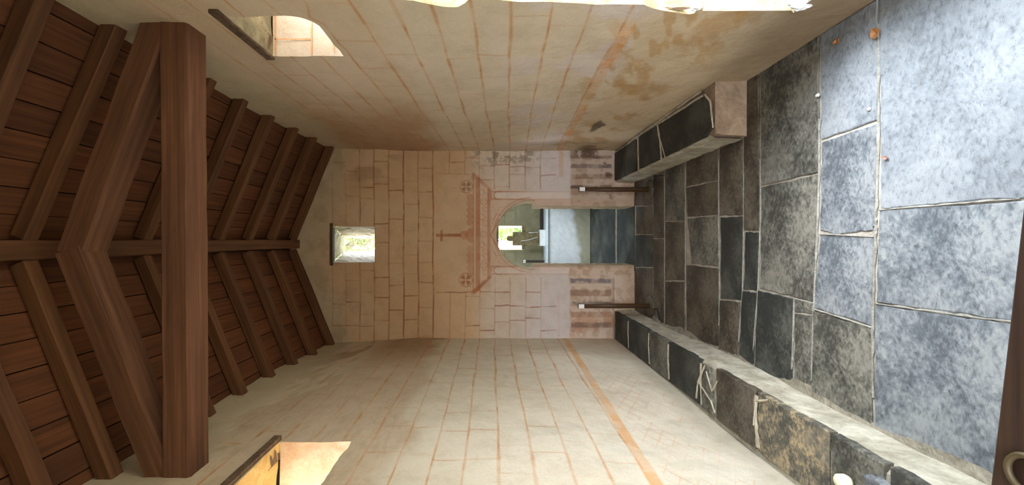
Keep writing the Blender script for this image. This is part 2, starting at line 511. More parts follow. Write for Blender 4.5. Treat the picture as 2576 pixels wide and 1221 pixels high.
def side_wall(side):
    R = side > 0
    win = (1.76, 2.14, 2.39, 2.765) if R else (1.72, 2.145, 2.35, 2.735)
    cuts = [-0.9, 0.58, 1.70, win[0], win[1], D + 0.02] if R else [-0.9, 1.2, win[0], win[1], D + 0.02]
    zc = zcols(cuts, 0, 0, 1.7)
    rowcuts = [-0.02, 0.27, win[2], win[3], 3.44] if not R else [-0.02, 0.27, 2.22, win[2], win[3], 3.44]
    rows = []
    for a, b in zip(rowcuts, rowcuts[1:]): rows += spaced(a, b, 0.0052)
    rows = np.array(rows + [rowcuts[-1]])
    Zc, ZZ = np.meshgrid(zc, rows)         # depth, height
    Zc = Zc.astype(np.float64); ZZ = ZZ.astype(np.float64)
    base = Zc.copy()
    if R:
        fade = ss(2.37, 2.23, ZZ) * ss(-0.0, 0.02, ZZ + 0.02)
        zf = 1.70 + (door_far(ZZ) - 1.70) * fade
        zn = 0.58 + (door_near(ZZ) - 0.58) * fade
        hi = win[0]
        t = np.where(base <= 0.58, -0.9 + (base + 0.9) / 1.48 * (zn + 0.9),
             np.where(base <= 1.70, zn + (base - 0.58) / 1.12 * (zf - zn),
             np.where(base <= 2.6, zf + (base - 1.70) / 0.9 * (2.6 - zf), base)))
        Zc = np.where(ZZ < 2.385, t, base)
    # gentle wobble of the window edges
    def wobble(u, v, s, seed): return (fbm(u, v, s, seed, 3) - 0.5)
    near = ss(0.10, 0.0, np.maximum(np.abs(ZZ - (win[2] + win[3]) / 2) - (win[3] - win[2]) / 2, np.abs(base - (win[0] + win[1]) / 2) - (win[1] - win[0]) / 2))
    Zc = Zc + near * wobble(ZZ, base, 9, 71) * 0.02
    ZH = ZZ + near * wobble(base, ZZ, 9, 75) * 0.02
    if R:  # rounded near bottom corner of the window
        k = np.clip(1 - np.hypot((base - win[0]) / 0.09, (ZZ - win[2]) / 0.13), 0, 1)
        Zc = Zc + k * 0.03; ZH = ZH + k * 0.045
    # relief
    X = np.full_like(Zc, XR if R else XL)
    s = 1 if R else -1
    X = X - s * (fbm(Zc, ZZ, 1.3, 3 if R else 9, 3) - 0.5) * 0.035 * ss(1.55, 2.0, Zc) - s * (fbm(Zc, ZZ, 6, 13 if R else 19, 3) - 0.5) * 0.010
    if R: X = X + 0.03 * ss(2.9, D, Zc) * ss(2.2, 3.2, ZZ)
    else: X = X - 0.045 * ss(3.2, D, Zc) * ss(2.3, 3.3, ZZ) - 0.02 * ss(1.2, 0.4, ZZ) * ss(3.0, 2.0, Zc)
    # ---------------- paint
    u, v = Zc, ZZ
    col = np.empty(u.shape + (3,), np.float32); col[:] = PLASTER if R else C3(212, 203, 183)
    n1 = fbm(u, v, 2.2, 101 + side, 5); n2 = fbm(u, v, 7, 131 + side, 4); n3 = fbm(u, v * 3, 16, 161 + side, 4)
    slope = 0.05 if R else 0.004
    if R:
        blend(col, 0.55 * ss(0.35, 0.65, n1), C3(200, 186, 160))
        tanm = ss(2.05, 2.3, v + (n1 - 0.5) * 0.6) * ss(2.6, 3.5, u + (n2 - 0.5) * 0.5)
        blend(col, 0.75 * tanm, C3(176, 136, 100))
        blend(col, 0.35 * ss(2.0, 2.2, v), TAN)
        blend(col, 0.6 * ss(0.55, 0.62, n1) * ss(1.2, 1.1, v) * 0 + 0.7 * ss(0.52, 0.56, fbm(u, v, 3.1, 400, 3)) * ss(1.7, 1.3, v) * ss(0.75, 0.9, v), LAV)
        low = ss(0.98, 0.8, v + (n1 - 0.5) * 0.35 + (u - 2) * 0.05)
        blend(col, 0.6 * low, C3(196, 172, 136))
        st = ss(0.50, 0.72, fbm(u + v * 0.8, v - u * .3, 6, 420, 5)) * ss(1.05, 0.85, v) * ss(0.25, 0.5, v)
        blend(col, 0.62 * st, C3(168, 130, 76))
        st = ss(0.54, 0.64, fbm(u * 1.2 + v * 2.2, v * 0.8 - u * .5, 4.4, 426, 5)) * ss(1.1, 0.95, v) * ss(0.3, 0.5, v) * ss(3.0, 2.4, u)
        blend(col, 0.55 * st, C3(176, 134, 72))
        # dark mould patches by the corner
        p = ss(1.0, 0.55, np.hypot((u - 3.5) / 0.22, (v - 0.66 + (n2 - .5) * .1) / 0.05))
        blend(col, 0.8 * p * ss(0.35, 0.5, n3 + p * 0.3), C3(70, 56, 34))
        p = ss(1.0, 0.3, np.hypot((u - 4.3) / 0.3, (v - 0.5) / 0.22)) * ss(0.4, 0.6, n2 + 0.1)
        blend(col, 0.7 * p, C3(88, 72, 58))
        gr = ss(0.34, 0.14, v + (n1 - 0.5) * 0.22)
        blend(col, 0.6 * gr, C3(140, 120, 92))
        gr = ss(2.7, 1.9, u) * ss(0.6, 0.2, v + (n1 - 0.5) * 0.3)
        blend(col, 0.7 * gr, C3(112, 92, 66))
    else:
        blend(col, 0.4 * ss(0.4, 0.65, n1), C3(222, 215, 198))
        up = ss(2.02, 2.16, v + (n1 - 0.5) * 0.55)
        blend(col, 0.6 * up, C3(196, 172, 146))
        blend(col, 0.7 * up * ss(3.3, 4.1, u), C3(166, 134, 102))
        blend(col, 0.3 * up * ss(0.45, 0.75, n3) * ss(3.4, 2.4, u), C3(168, 148, 116))
        st = ss(0.55, 0.7, fbm(u * 2.5, v, 2.3, 433, 4)) * ss(1.7, 1.2, v)
        blend(col, 0.25 * st, C3(176, 176, 160))
        gr = ss(0.42, 0.26, v + (n1 - 0.5) * 0.16)
        blend(col, 0.5 * gr, C3(150, 142, 120))
        blend(col, 0.5 * ss(3.4, 4.3, u) * ss(1.0, 0.4, v), C3(176, 146, 120))
    # wavy ashlar lines
    wob = (fbm(u, v * 0.2, 1.6, 500 + side, 3) - 0.5) * 0.035
    brk = fbm(u * 1.0, v, 9, 510 + side, 4)
    wvar = fbm(u, v * 0.5, 4, 520 + side, 2)
    top_lim = 3.02
    vis = ss(top_lim + 0.08, top_lim - 0.05, v + (n1 - 0.5) * 0.2)
    if not R: vis = vis * (1 - 0.55 * ss(2.15, 2.4, v) * ss(0.45, 0.6, n2))
    lineC = C3(190, 140, 88) if R else C3(196, 142, 92)
    rs = random.Random(60 + side)
    heights = [cz + 0.0 for cz in CZ] if R else list(CZ)
    for i, cz in enumerate(heights):
        h = cz + slope * (D - u) + wob
        d = np.abs(v - h)
        wd = 0.0042 + 0.0038 * ss(0.4, 0.8, wvar)
        a = 0.45 + 0.45 * ss(0.4, 0.62, brk)
        m = ss(wd * 1.9, wd * 0.5, d) * a * vis
        blend(col, m * (0.85 if cz > 0.85 else 0.6), lineC)
        dk = ss(wd * 0.9, wd * 0.2, d) * ss(0.66, 0.76, brk) * vis
        blend(col, dk * (0.35 if R else 0.5), C3(140, 86, 48))
        if i + 1 < len(heights):
            h2 = heights[i + 1] + slope * (D - u) + wob
            z = D - rs.uniform(0.05, 0.3)
            while z > 1.0:
                dj = np.abs(u - z - (v - h) * rs.uniform(-0.04, 0.04))
                m = ss(0.0085, 0.003, dj) * (v < h) * (v > h2) * vis * (rs.choice([0.08, 0.15, 0.3, 0.55]) * (0.4 + 0.6 * ss(0.35, 0.55, brk)))
                blend(col, m, lineC)
                z -= rs.uniform(0.24, 0.33)
    # ochre dado band
    bh = 0.825 if R else 0.775
    d = np.abs(v - (bh + (0.05 if R else 0.028) * (D - u) + wob * 0.5))
    m = ss(0.034, 0.024, d + (n3 - .5) * 0.012) * (0.55 + 0.35 * ss(0.4, 0.55, n2))
    if R: m = m * (1 - 0.5 * ss(0.5, 0.6, n1)) * ss(1.72, 1.95, u)
    blend(col, m * 0.85, C3(208, 148, 84) if R else C3(216, 160, 100))
    if not R:
        # faint lattice of scored diamonds under the band
        for sgn in (1, -1):
            q = (u * 0.62 + sgn * (v - 0.5)) / 0.085
            dd = np.abs(q - np.round(q)) * 0.085
            m = ss(0.0042, 0.0018, dd) * ss(0.80, 0.77, v) * ss(0.30, 0.36, v) * ss(3.6, 3.0, u) * (0.12 + 0.4 * ss(0.42, 0.6, brk))
            blend(col, m, C3(206, 140, 84))
    # specks
    sp = 0.0 * ss(0.86, 0.89, fbm(u, v, 40, 600 + side, 2))
    blend(col, 0.6 * sp * ss(2.2, 3.2, v * 0 + 3), C3(120, 100, 76))
    # plain greyish strip under the roof
    blend(col, 0.75 * ss(top_lim - 0.02, top_lim + 0.14, v + (n1 - 0.5) * 0.3), C3(196, 186, 160))
    if not R:
        s2 = ss(0.50, 0.56, fbm(u * 0.7 + v, v * 1.4, 2.6, 660, 4)) * ss(2.6, 2.9, v) * ss(3.25, 3.05, v)
        blend(col, 0.45 * s2, C3(232, 224, 206))
    Pos = np.stack([X, Zc, ZH], -1)
    bc = (base[:-1, :-1] + base[1:, 1:]) / 2; rc = (ZZ[:-1, :-1] + ZZ[1:, 1:]) / 2
    keep = ~((bc > win[0]) & (bc < win[1]) & (rc > win[2]) & (rc < win[3]))
    if R: keep &= ~((bc > 0.58) & (bc < 1.70) & (rc > 0.27) & (rc < 2.22))
    o = grid_mesh('wall_right' if R else 'wall_left', Pos, col, keep, M['wall'])
    o['kind'] = 'structure'
    # reveal of each opening, drawn out of the wall's own edge
    def loop(z0, z1, h0, h1):
        ci0 = int(np.argmin(abs(zc - z0))); ci1 = int(np.argmin(abs(zc - z1)))
        ri0 = int(np.argmin(abs(rows - h0))); ri1 = int(np.argmin(abs(rows - h1)))
        return dict(far=[Pos[r, ci1] for r in range(ri0, ri1 + 1)], near=[Pos[r, ci0] for r in range(ri0, ri1 + 1)],
                    top=[Pos[ri1, c] for c in range(ci0, ci1 + 1)], bot=[Pos[ri0, c] for c in range(ci0, ci1 + 1)])
    return o, loop, win


def strip(name, pts, off, nseg, mat, parent, wob=0.0, seed=0, step=1, bulge=0.0):
    r = random.Random(seed)
    pts = pts[::step] + ([pts[-1]] if (len(pts) - 1) % step else [])
    vs, fs = [], []
    m = nseg + 1
    for p in pts:
        for k in range(m):
            t = k / nseg
            j = wob if 0 < k else 0
            vs.append((p[0] + off[0] * t + r.uniform(-j, j), p[1] + off[1] * t + r.uniform(-j, j), p[2] + off[2] * t + r.uniform(-j, j)))
    for i in range(len(pts) - 1):
        for k in range(nseg):
            a = i * m + k
            fs.append((a, a + 1, a + m + 1, a + m))
    return mk(name, vs, fs, mat, parent, smooth=True)


wr, loopR, winR = side_wall(1)
wl, loopL, winL = side_wall(-1)
TH = 0.45
# window in the right wall
w1 = tag(empty('window_1', (XR, 1.95, winR[2])), kind='structure')
e = loopR(*winR)
jm = strip('jamb', e['far'], (TH, 0.0, 0), 5, M['reveal_pink'], w1, 0.002, 1, 3)
strip('jamb', e['near'], (TH, -0.02, 0), 4, M['reveal_pink'], w1, 0.002, 2, 3)
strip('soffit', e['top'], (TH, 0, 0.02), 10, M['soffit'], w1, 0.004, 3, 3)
strip('sill', e['bot'], (TH, 0, -0.02), 5, M['reveal'], w1, 0.003, 4, 3)
box('lintel', (XR - 0.016, winR[0] - 0.05, winR[3] + 0.006), (XR + 0.10, winR[1] + 0.02, winR[3] + 0.05), M['lintel'], w1, 0.004)
# painted joints on the far jamb
for (h, a, b) in ((0.36 * 0.5, 0, 1),):
    pass
def paintline(name, pts, wd, nrm, mat, parent):
    """thin brush stroke lying 1 mm proud of a surface with normal nrm"""
    vs, fs = [], []
    nrm = Vector(nrm)
    r = random.Random(len(pts) * 7 + int(pts[0][2] * 1000))
    P_ = []
    for a, b in zip(pts, pts[1:]):
        for k in range(8): P_.append(Vector(a).lerp(Vector(b), k / 8))
    P_.append(Vector(pts[-1]))
    for i, p in enumerate(P_):
        d = (P_[min(i + 1, len(P_) - 1)] - P_[max(i - 1, 0)]).normalized()
        s = nrm.cross(d).normalized() * wd * r.uniform(0.35, 0.65)
        j = s * r.uniform(-0.3, 0.3)
        vs += [tuple(p + s + j + nrm * 0.0008), tuple(p - s + j + nrm * 0.0008)]
    for i in range(len(P_) - 1): fs.append((2 * i, 2 * i + 1, 2 * i + 3, 2 * i + 2))
    return mk(name, vs, fs, mat, parent)
M['paint'] = plain('orange_wall_paint', lin(206, 150, 104), 0.9, 0, 0.15, 50)
jy = winR[1] - 0.006
for pts in ([(XR + .0, jy, 2.56), (XR + .30, jy, 2.555)], [(XR + .085, jy, 2.56), (XR + .085, jy, 2.755)], [(XR + 0.01, jy, 2.755), (XR + .3, jy, 2.755)], [(XR + .02, jy, 2.44), (XR + .25, jy, 2.44)]):
    paintline('painted_joint', pts, 0.008, (0, -1, 0), M['paint'], w1)
# window in the left wall
w2 = tag(empty('window_2', (XL, 1.95, winL[2])), kind='structure')
e = loopL(*winL)
strip('jamb', e['far'], (-TH, 0.0, 0), 5, M['reveal_tan'], w2, 0.003, 5, 3)
strip('jamb', e['near'], (-TH, -0.02, 0), 4, M['reveal'], w2, 0.003, 6, 3)
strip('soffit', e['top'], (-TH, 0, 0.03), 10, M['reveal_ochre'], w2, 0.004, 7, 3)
strip('sill', e['bot'], (-TH, 0, -0.02), 5, M['reveal'], w2, 0.003, 8, 3)
box('lintel', (XL - 0.10, winL[0] - 0.05, winL[3] + 0.006), (XL + 0.02, winL[1] + 0.03, winL[3] + 0.045), M['lintel'], w2, 0.004)
jy = winL[1] - 0.006
# side doorway
d1 = tag(empty('door_1', (XR, 1.14, 0.27)), kind='structure')
e = loopR(0.58, 1.70, 0.27, 2.22)
strip('jamb', e['far'], (TH, 0.05, 0), 6, M['rubble'], d1, 0.004, 9, 3)
strip('jamb', e['near'], (TH, -0.05, 0), 5, M['reveal'], d1, 0.004, 10, 3)
strip('arch_soffit', e['top'], (TH, 0, 0.0), 5, M['reveal'], d1, 0.004, 11, 2)
strip('threshold', e['bot'], (TH, 0, -0.03), 5, M['slate_grey'], d1, 0.004, 12, 1)
# plaster lumps on the broken edge of the jamb
def lump(name, c, r, mat, parent, seed, sq=(1, 1, 1), rough=0.35):
    rr = random.Random(seed); vs, fs = [], []
    nu, nv = 10, 7
    for i in range(nv + 1):
        t = math.pi * i / nv
        for k in range(nu):
            a = 2 * math.pi * k / nu
            q = r * (1 + rr.uniform(-rough, rough))
            vs.append((c[0] + q * sq[0] * math.sin(t) * math.cos(a), c[1] + q * sq[1] * math.sin(t) * math.sin(a), c[2] + q * sq[2] * math.cos(t)))
    for i in range(nv):
        for k in range(nu):
            k2 = (k + 1) % nu
            fs.append((i * nu + k, i * nu + k2, (i + 1) * nu + k2, (i + 1) * nu + k))
    return mk(name, vs, fs, mat, parent, c)
tag(lump('plaster_lump', P(2012, 12, 1.69), 0.035, M['whitestone'], d1, 3, (0.7, 0.5, 1.3), 0.25), 'white lump of broken plaster')
lump('plaster_lump', P(1752, 22, 1.725), 0.022, M['whitestone'], d1, 5, (0.5, 0.5, 1.0), 0.3)
lump('plaster_lump', P(1690, 20, 1.735), 0.03, M['riser_pink'], d1, 7, (0.35, 0.4, 2.4), 0.3)

# outer faces of the side walls
for s, nm, holes in ((1, 'wall_outer_right', [(winR[0] - .04, winR[1] + .02, winR[2] - .04, winR[3] + .04), (0.50, 1.79, 0.23, 2.24)]),
                     (-1, 'wall_outer_left', [(winL[0] - .04, winL[1] + .02, winL[2] - .04, winL[3] + .05)])):
    x = (XR + TH) if s > 0 else (XL - TH)
    sheet(nm, lambda a, b, x=x: (x, a, b), (-1.3, D + 0.5, -0.1, 3.36), holes, M['outer'], None, 'structure')

# ------------------------------------------------------------------ end wall (painted)
def end_wall():
    st = 1.12
    px = np.arange(714, 1604, st); py = np.arange(352, 876, st)
    PY, PX = np.meshgrid(py, px)          # rows along px
    X0 = PX.copy(); Y0 = PY.copy()
    # doorway outline in the same coordinates
    cx, cy, rad = 1336.0, 591.5, 87.0
    jl, jr = 519.5, 667.5
    wj = (fbm(PX * 0.02, PY * 0, 1.5, 800, 3) - 0.5) * 4
    ins_arch = (np.hypot(PX - cx, PY - cy) < rad) & (PX < cx + 6)
    ins_j = (PX >= cx) & (PY > jl + wj) & (PY < jr + wj)
    inside = ins_arch | ins_j
    # gable window
    wx0, wx1, wy0, wy1 = 837.0, 943.0, 570.5, 660.5
    inw = (PX > wx0) & (PX < wx1) & (PY > wy0) & (PY < wy1)
    kill = inside | inw
    # snap the rim vertices onto the outlines
    dist = np.hypot(PX - cx, PY - cy)
    m = (np.abs(dist - rad) < st) & (PX < cx + 3)
    f = rad / np.maximum(dist, 1)
    PX = np.where(m, cx + (PX - cx) * f, PX); PY = np.where(m, cy + (PY - cy) * f, PY)
    for edge in (jl, jr):
        m = (np.abs(PY - edge - wj) < st * .6) & (PX > cx + 8)
        PY = np.where(m, edge + wj, PY)
    for edge in (wx0, wx1):
        m = (np.abs(PX - edge) < st * 0.6) & (Y0 > wy0 - 2) & (Y0 < wy1 + 2); PX = np.where(m, edge, PX)
    for edge in (wy0, wy1):
        m = (np.abs(PY - edge) < st * 0.6) & (X0 > wx0 - 2) & (X0 < wx1 + 2); PY = np.where(m, edge, PY)
    x, y = PX, PY
    u, v = x * 0.01, y * 0.01
    n1 = fbm(u, v, 0.7, 701, 5); n2 = fbm(u, v, 2.6, 711, 4); n3 = fbm(u, v, 7, 721, 4); brk = fbm(u, v, 3.5, 731, 4)
    col = np.empty(x.shape + (3,), np.float32); col[:] = C3(220, 188, 154)
    blend(col, 0.5 * ss(0.35, 0.65, n1), C3(210, 174, 138))
    blend(col, 0.45 * ss(0.5, 0.65, fbm(u, v, 1.3, 741, 4)), C3(222, 196, 166))
    lowm = ss(1165, 1235, x + (n1 - 0.5) * 70)
    blend(col, 0.85 * lowm, C3(220, 206, 192))
    blend(col, 0.7 * ss(1250, 1380, x + (n1 - .5) * 60), C3(214, 206, 208))
    blend(col, 0.6 * ss(1120, 1170, x) * ss(600, 500, np.abs(y - 590) * 6 + 0), C3(208, 176, 146))
    # plain grey strip under the roof
    gd = x - (752 + np.abs(y - 612) * 0.36)
    blend(col, 0.75 * ss(78, 30, gd + (n1 - 0.5) * 60), C3(200, 182, 156))
    blend(col, 0.35 * ss(120, 60, gd) * ss(0.5, 0.7, n2), C3(160, 138, 108))
    blend(col, 0.45 * ss(0.5, 0.66, fbm(u * .4, v, 3, 745, 4)) * ss(1060, 960, x) * ss(500, 420, y), C3(156, 126, 92))
    # ashlar
    wob = (fbm(u * 0, v, 1.1, 751, 3) - 0.5) * 5
    def line(px_, y0, y1, wd, a, c=REDLINE, soft=0.6):
        d = np.abs(x - px_ - wob)
        blend(col, ss(wd * (1 + soft), wd * 0.3, d) * (y > y0) * (y < y1) * (a * (0.5 + 0.5 * ss(0.38, 0.58, brk))), c)
    def joint(yc, x0, x1, wd, a, c=REDLINE):
        d = np.abs(y - yc - (fbm(u, v * 0, 2, int(yc), 2) - 0.5) * 4)
        blend(col, ss(wd * 1.6, wd * 0.3, d) * (x > x0) * (x < x1) * (a * (0.5 + 0.5 * ss(0.38, 0.58, brk))), c)
    for i, cxp in enumerate(COURSES):
        a = 0.85 if 1000 < cxp < 1100 else 0.62
        if cxp in (836, 869): a = 0.3
        if cxp > 1110: a = 0.55
        if cxp > 1370: continue
        if cxp < 1125:
            line(cxp, 376 + (60 if cxp < 880 else 0), 860, 1.7, a)
        elif cxp < 1200:
            line(cxp, 376, 438, 1.6, a); line(cxp, 737, 850, 1.5, a * 0.7)
        else:
            line(cxp, 376, 478, 1.6, a); line(cxp, 697, 850, 1.5, a * 0.8, C3(176, 122, 86))
    rs = random.Random(12)
    J = {869: [430, 492, 640, 708, 762, 818], 905: [474, 500, 678, 734, 790, 820], 941: [406, 462, 562, 610, 698, 752, 808],
         978: [480, 552, 664, 720, 782], 1015: [459, 516, 583, 640, 688, 746, 806], 1052: [425, 483, 549, 607, 661, 712, 775, 846], 1131: [],
         1244: [413, 470, 735, 770, 812], 1206: [418, 452, 737, 775, 832], 1282: [420, 440, 772, 806], 1322: [421, 735, 772, 800], 1360: [400, 440, 772, 830]}
    for i, cxp in enumerate(COURSES[:-1]):
        for yc in J.get(cxp, [rs.uniform(395, 430), rs.uniform(745, 775), rs.uniform(800, 830)]):
            if cxp in (1089,) : continue
            joint(yc + rs.uniform(-2, 2), cxp, COURSES[i + 1], 1.4, rs.choice([0.35, 0.6, 0.85]))
    joint(438, 1095, 1182, 1.3, 0.5); joint(736, 1095, 1195, 1.6, 0.7)
    joint(410, 1135, 1168, 1.4, 0.9); joint(472, 1138, 1150, 1.2, 0.3)
    # the painted gable: pinkish ground
    PINK = C3(188, 122, 84); DP = C3(172, 100, 62); SOFT = C3(196, 150, 120)
    brush = 0.72 + 0.28 * ss(0.35, 0.6, n2)
    def fill(mask, a, c): blend(col, mask * a * brush, c)
    def rect(x0, x1, y0, y1, a, c, s=1.0):
        fill(ss(x0 - s, x0 + s, x) * ss(x1 + s, x1 - s, x) * ss(y0 - s, y0 + s, y) * ss(y1 + s, y1 - s, y), a, c)
    def ring(x0, y0, r, wd, a, c):
        fill(ss(wd * 1.3, wd * 0.5, np.abs(np.hypot(x - x0, y - y0) - r)), a, c)
    def disc(x0, y0, r, a, c, s=1.2): fill(ss(r + s, r - s, np.hypot(x - x0, y - y0)), a, c)
    def seg(x0, y0, x1, y1, wd, a, c):
        dx, dy = x1 - x0, y1 - y0; L2 = dx * dx + dy * dy
        t = np.clip(((x - x0) * dx + (y - y0) * dy) / L2, 0, 1)
        fill(ss(wd * 1.5, wd * 0.5, np.hypot(x - x0 - dx * t, y - y0 - dy * t)), a, c)
    rect(1196, 1236, 455, 725, 0.45, C3(206, 170, 142), 8)
    # cross and its stepped foot
    rect(1097, 1160, 588.5, 596, 0.85, DP, 1); rect(1107.5, 1114, 579, 607, 0.85, DP, 1)
    disc(1167, 592, 11, 0.55, PINK); fill(ss(19, 17, np.hypot((x - 1190) * 0.85, y - 592)) * (x < 1189), 0.5, PINK)
    fill(ss(26, 24, np.hypot((x - 1196) * 1.1, y - 592)) * (x < 1189), 0.35, PINK)
    for yy in list(range(492, 572, 16)) + list(range(622, 690, 16)):
        disc(1182, yy + 4, 8.5, 0.5, PINK)
    # roundels
    for (x0, y0, r) in ((1173, 470, 15.5), (1171.5, 705, 17)):
        ring(x0, y0, r, 1.3, 0.65, DP)
        ang = np.arctan2(y - y0, x - x0); rr = np.hypot(x - x0, y - y0)
        pet = ss(0.35, 0.7, np.abs(np.sin(2 * ang))) * ss(r * 0.88, r * 0.75, rr) * ss(1.5, 3, rr)
        fill(pet, 0.8, DP if y0 > 600 else C3(140, 88, 62))
    # cornice
    rect(1189, 1191.5, 446, 732, 0.55, DP, .7)
    rect(1197, 1208, 446, 732, 0.72, PINK, 1); rect(1191, 1197, 448, 730, 0.35, PINK, 1)
    rect(1209, 1211, 462, 716, 0.75, C3(236, 218, 200), .6); rect(1193.5, 1196, 452, 728, 0.6, C3(232, 212, 192), .6)
    seg(1193, 440, 1232, 478, 4.5, 0.6, PINK); seg(1190, 438, 1190, 450, 4, 0.5, PINK)
    seg(1194, 734, 1232, 698, 4.5, 0.75, DP); seg(1190, 736, 1200, 728, 6, 0.6, PINK)
    rect(1211, 1225.5, 470, 704, 0.7, C3(226, 202, 180), 1)
    rect(1226, 1233, 474, 702, 0.72, PINK, 1)
    for y0 in (508, 590, 668):
        ring(1217, y0, 8.5, 1.0, 0.5, DP)
        ang = np.arctan2(y - y0, x - 1217); rr = np.hypot(x - 1217, y - y0)
        fill(ss(0.75, 0.35, np.abs(np.cos(2 * ang))) * ss(8, 6.5, rr) * 1.0, 0.35, DP)
    for k, y0 in enumerate((484, 528, 546, 562, 616, 634, 650, 686)):
        ring(1212 + (k % 2) * 9, y0, 7, 1.0, 0.6, PINK)
        seg(1214, y0 - 8, 1223, y0 + 5, 0.9, 0.4, PINK)
    # columns either side of the arch
    for (ya, yb, out_) in ((481, 503, -1), (669.5, 692, 1)):
        rect(1233, 1238, ya - 1, yb + 2, 0.55, PINK, 1)
        fade_ = 0.35 + 0.65 * ss(1350, 1290, x); fill(fade_ * ss(ya - 1, ya + 1, y) * ss(ya + 4.4, ya + 2.6, y) * (x > 1238) * (x < 1432), 0.75, PINK); fill(fade_ * ss(yb - 4.4, yb - 2.6, y) * ss(yb + 1, yb - 1, y) * (x > 1238) * (x < 1432), 0.7, PINK)
        mid = (ya + yb) / 2
        inner = np.where(x < 1252, np.hypot(x - 1252, y - mid), np.abs(y - mid))
        fill(ss(8.5, 7.5, inner) * (x < 1432) * (x > 1240), 0.85, C3(228, 214, 206))
        fill((ss(2.4, 1, np.abs(inner - 9.5))) * (x < 1262) * (x > 1238), 0.7, PINK)
    # spandrels and the arch band
    rect(1236, 1330, 504, 668, 0.55, C3(226, 200, 182), 2)
    da = np.hypot(x - cx, y - cy)
    fill(ss(rad + 5, rad + 3, da) * (x < cx), 0.18, PINK); fill(ss(1.6, .6, np.abs(da - rad - 7)) * (x < cx), 0.6, DP)
    for s_ in (-1, 1):
        seg(1234, 592, 1256, 592 + s_ * 38, 2.0, 0.75, PINK)
        seg(1240, 592 + s_ * 40, 1250, 592 + s_ * 52, 1.0, 0.55, PINK); seg(1250, 592 + s_ * 52, 1262, 592 + s_ * 50, 1.0, 0.5, PINK)
        seg(1238, 592 + s_ * 30, 1256, 592 + s_ * 70, 1.0, 0.4, PINK); seg(1256, 592 + s_ * 70, 1270, 592 + s_ * 72, 1.0, 0.35, PINK)
        seg(1246, 592 + s_ * 46, 1246, 592 + s_ * 66, 1.0, 0.35, PINK); seg(1242, 592 + s_ * 60, 1240, 592 + s_ * 78, 1.0, .35, PINK)
    # dado with painted drapery stripes
    rect(1406, 1417, 380, 446, 0.5, C3(206, 160, 112), 2); rect(1402, 1408, 745, 850, 0.2, C3(206, 160, 112), 2)
    da_ = ss(1430, 1438, x + (n2 - 0.5) * 10)
    left = (y > 675)
    blend(col, da_ * 0.8 * left, C3(212, 188, 166)); blend(col, da_ * 0.75 * (~left), C3(192, 168, 148))
    blend(col, da_ * 0.4 * ss(0.5, 0.6, n3), C3(158, 120, 92))
    blend(col, da_ * 0.55 * ss(0.45, 0.62, n2) * left * ss(800, 830, y + x * 0 + 20), C3(196, 140, 100))
    for (a_, b_, c_) in ((702, 713, C3(124, 114, 120)), (730, 746, C3(158, 124, 102)), (760, 769, C3(134, 118, 118)), (785, 799, C3(172, 134, 110)), (812, 825, C3(142, 116, 104)),
                         (413, 423.5, C3(92, 80, 82)), (438, 451, C3(134, 104, 76)), (467, 476, C3(92, 78, 78)), (392, 400, C3(130, 108, 92))):
        q_ = ss(1434, 1438, x + (n3 - .5) * 6) * ss(1541, 1537, x) * ss(a_ - 1.2, a_ + 1.2, y + (n3 - .5) * 5) * ss(b_ + 1.2, b_ - 1.2, y + (n3 - .5) * 5)
        fill(q_ * (0.45 + 0.55 * ss(0.3, 0.5, n3)), 0.85, c_)
    rect(1540, 1546, 700, 850, 0.5, C3(126, 104, 96), 1.5)
    # brown damp in the right-hand dado
    p = ss(1.0, 0.35, np.hypot((x - 1472) / 46, (y - 380) / 26)) * ss(0.33, 0.5, n3)
    blend(col, 0.85 * p, C3(86, 62, 44))
    for (x0, y0, rx, ry) in ((1530, 440, 16, 10), (1535, 497, 18, 9), (1520, 415, 12, 8), (1445, 500, 10, 4), (1500, 395, 14, 8)):
        p = ss(1.0, 0.3, np.hypot((x - x0) / rx, (y - y0) / ry)) * ss(0.4, 0.55, n3)
        blend(col, 0.7 * p, C3(84, 56, 42))
    # grime near the right-hand corner
    g = ss(450, 386, y) * ss(1175, 1210, x) * ss(1370, 1330, x) * ss(0.5, 0.62, n3)
    blend(col, 0.6 * g, C3(110, 92, 66))
    blend(col, ss(1556, 1580, x) * 0.5, C3(176, 150, 120))
    X = (VY - y) * D / F; Z = HC + (VX - x) * D / F
    Yd = D + (fbm(u, v, 0.8, 791, 3) - 0.5) * 0.03 + (fbm(u, v, 4, 792, 3) - 0.5) * 0.008
    Yd = Yd * (1 - 0) - 0.0
    Pos = np.stack([X, Yd, Z], -1)
    def face(a): return (a[:-1, :-1].astype(int) + a[1:, :-1] + a[:-1, 1:] + a[1:, 1:])
    keep = face(kill) < 3
    cX = (X[:-1, :-1] + X[1:, 1:]) / 2; cZ = (Z[:-1, :-1] + Z[1:, 1:]) / 2
    keep &= cZ < roofz(cX) + 0.17
    # cut stray quads well inside the outlines
    cxx = (X0[:-1, :-1] + X0[1:, 1:]) / 2; cyy = (Y0[:-1, :-1] + Y0[1:, 1:]) / 2
    keep &= ~((np.hypot(cxx - cx, cyy - cy) < rad) & (cxx < cx + 5))
    keep &= ~((cxx > cx) & (cyy > jl + wj[:-1, :-1]) & (cyy < jr + wj[:-1, :-1]))
    keep &= ~((cxx > wx0) & (cxx < wx1) & (cyy > wy0) & (cyy < wy1))
    o = grid_mesh('wall_end', Pos, col, keep, M['wall'])
    o['kind'] = 'structure'
    return o


we = end_wall()
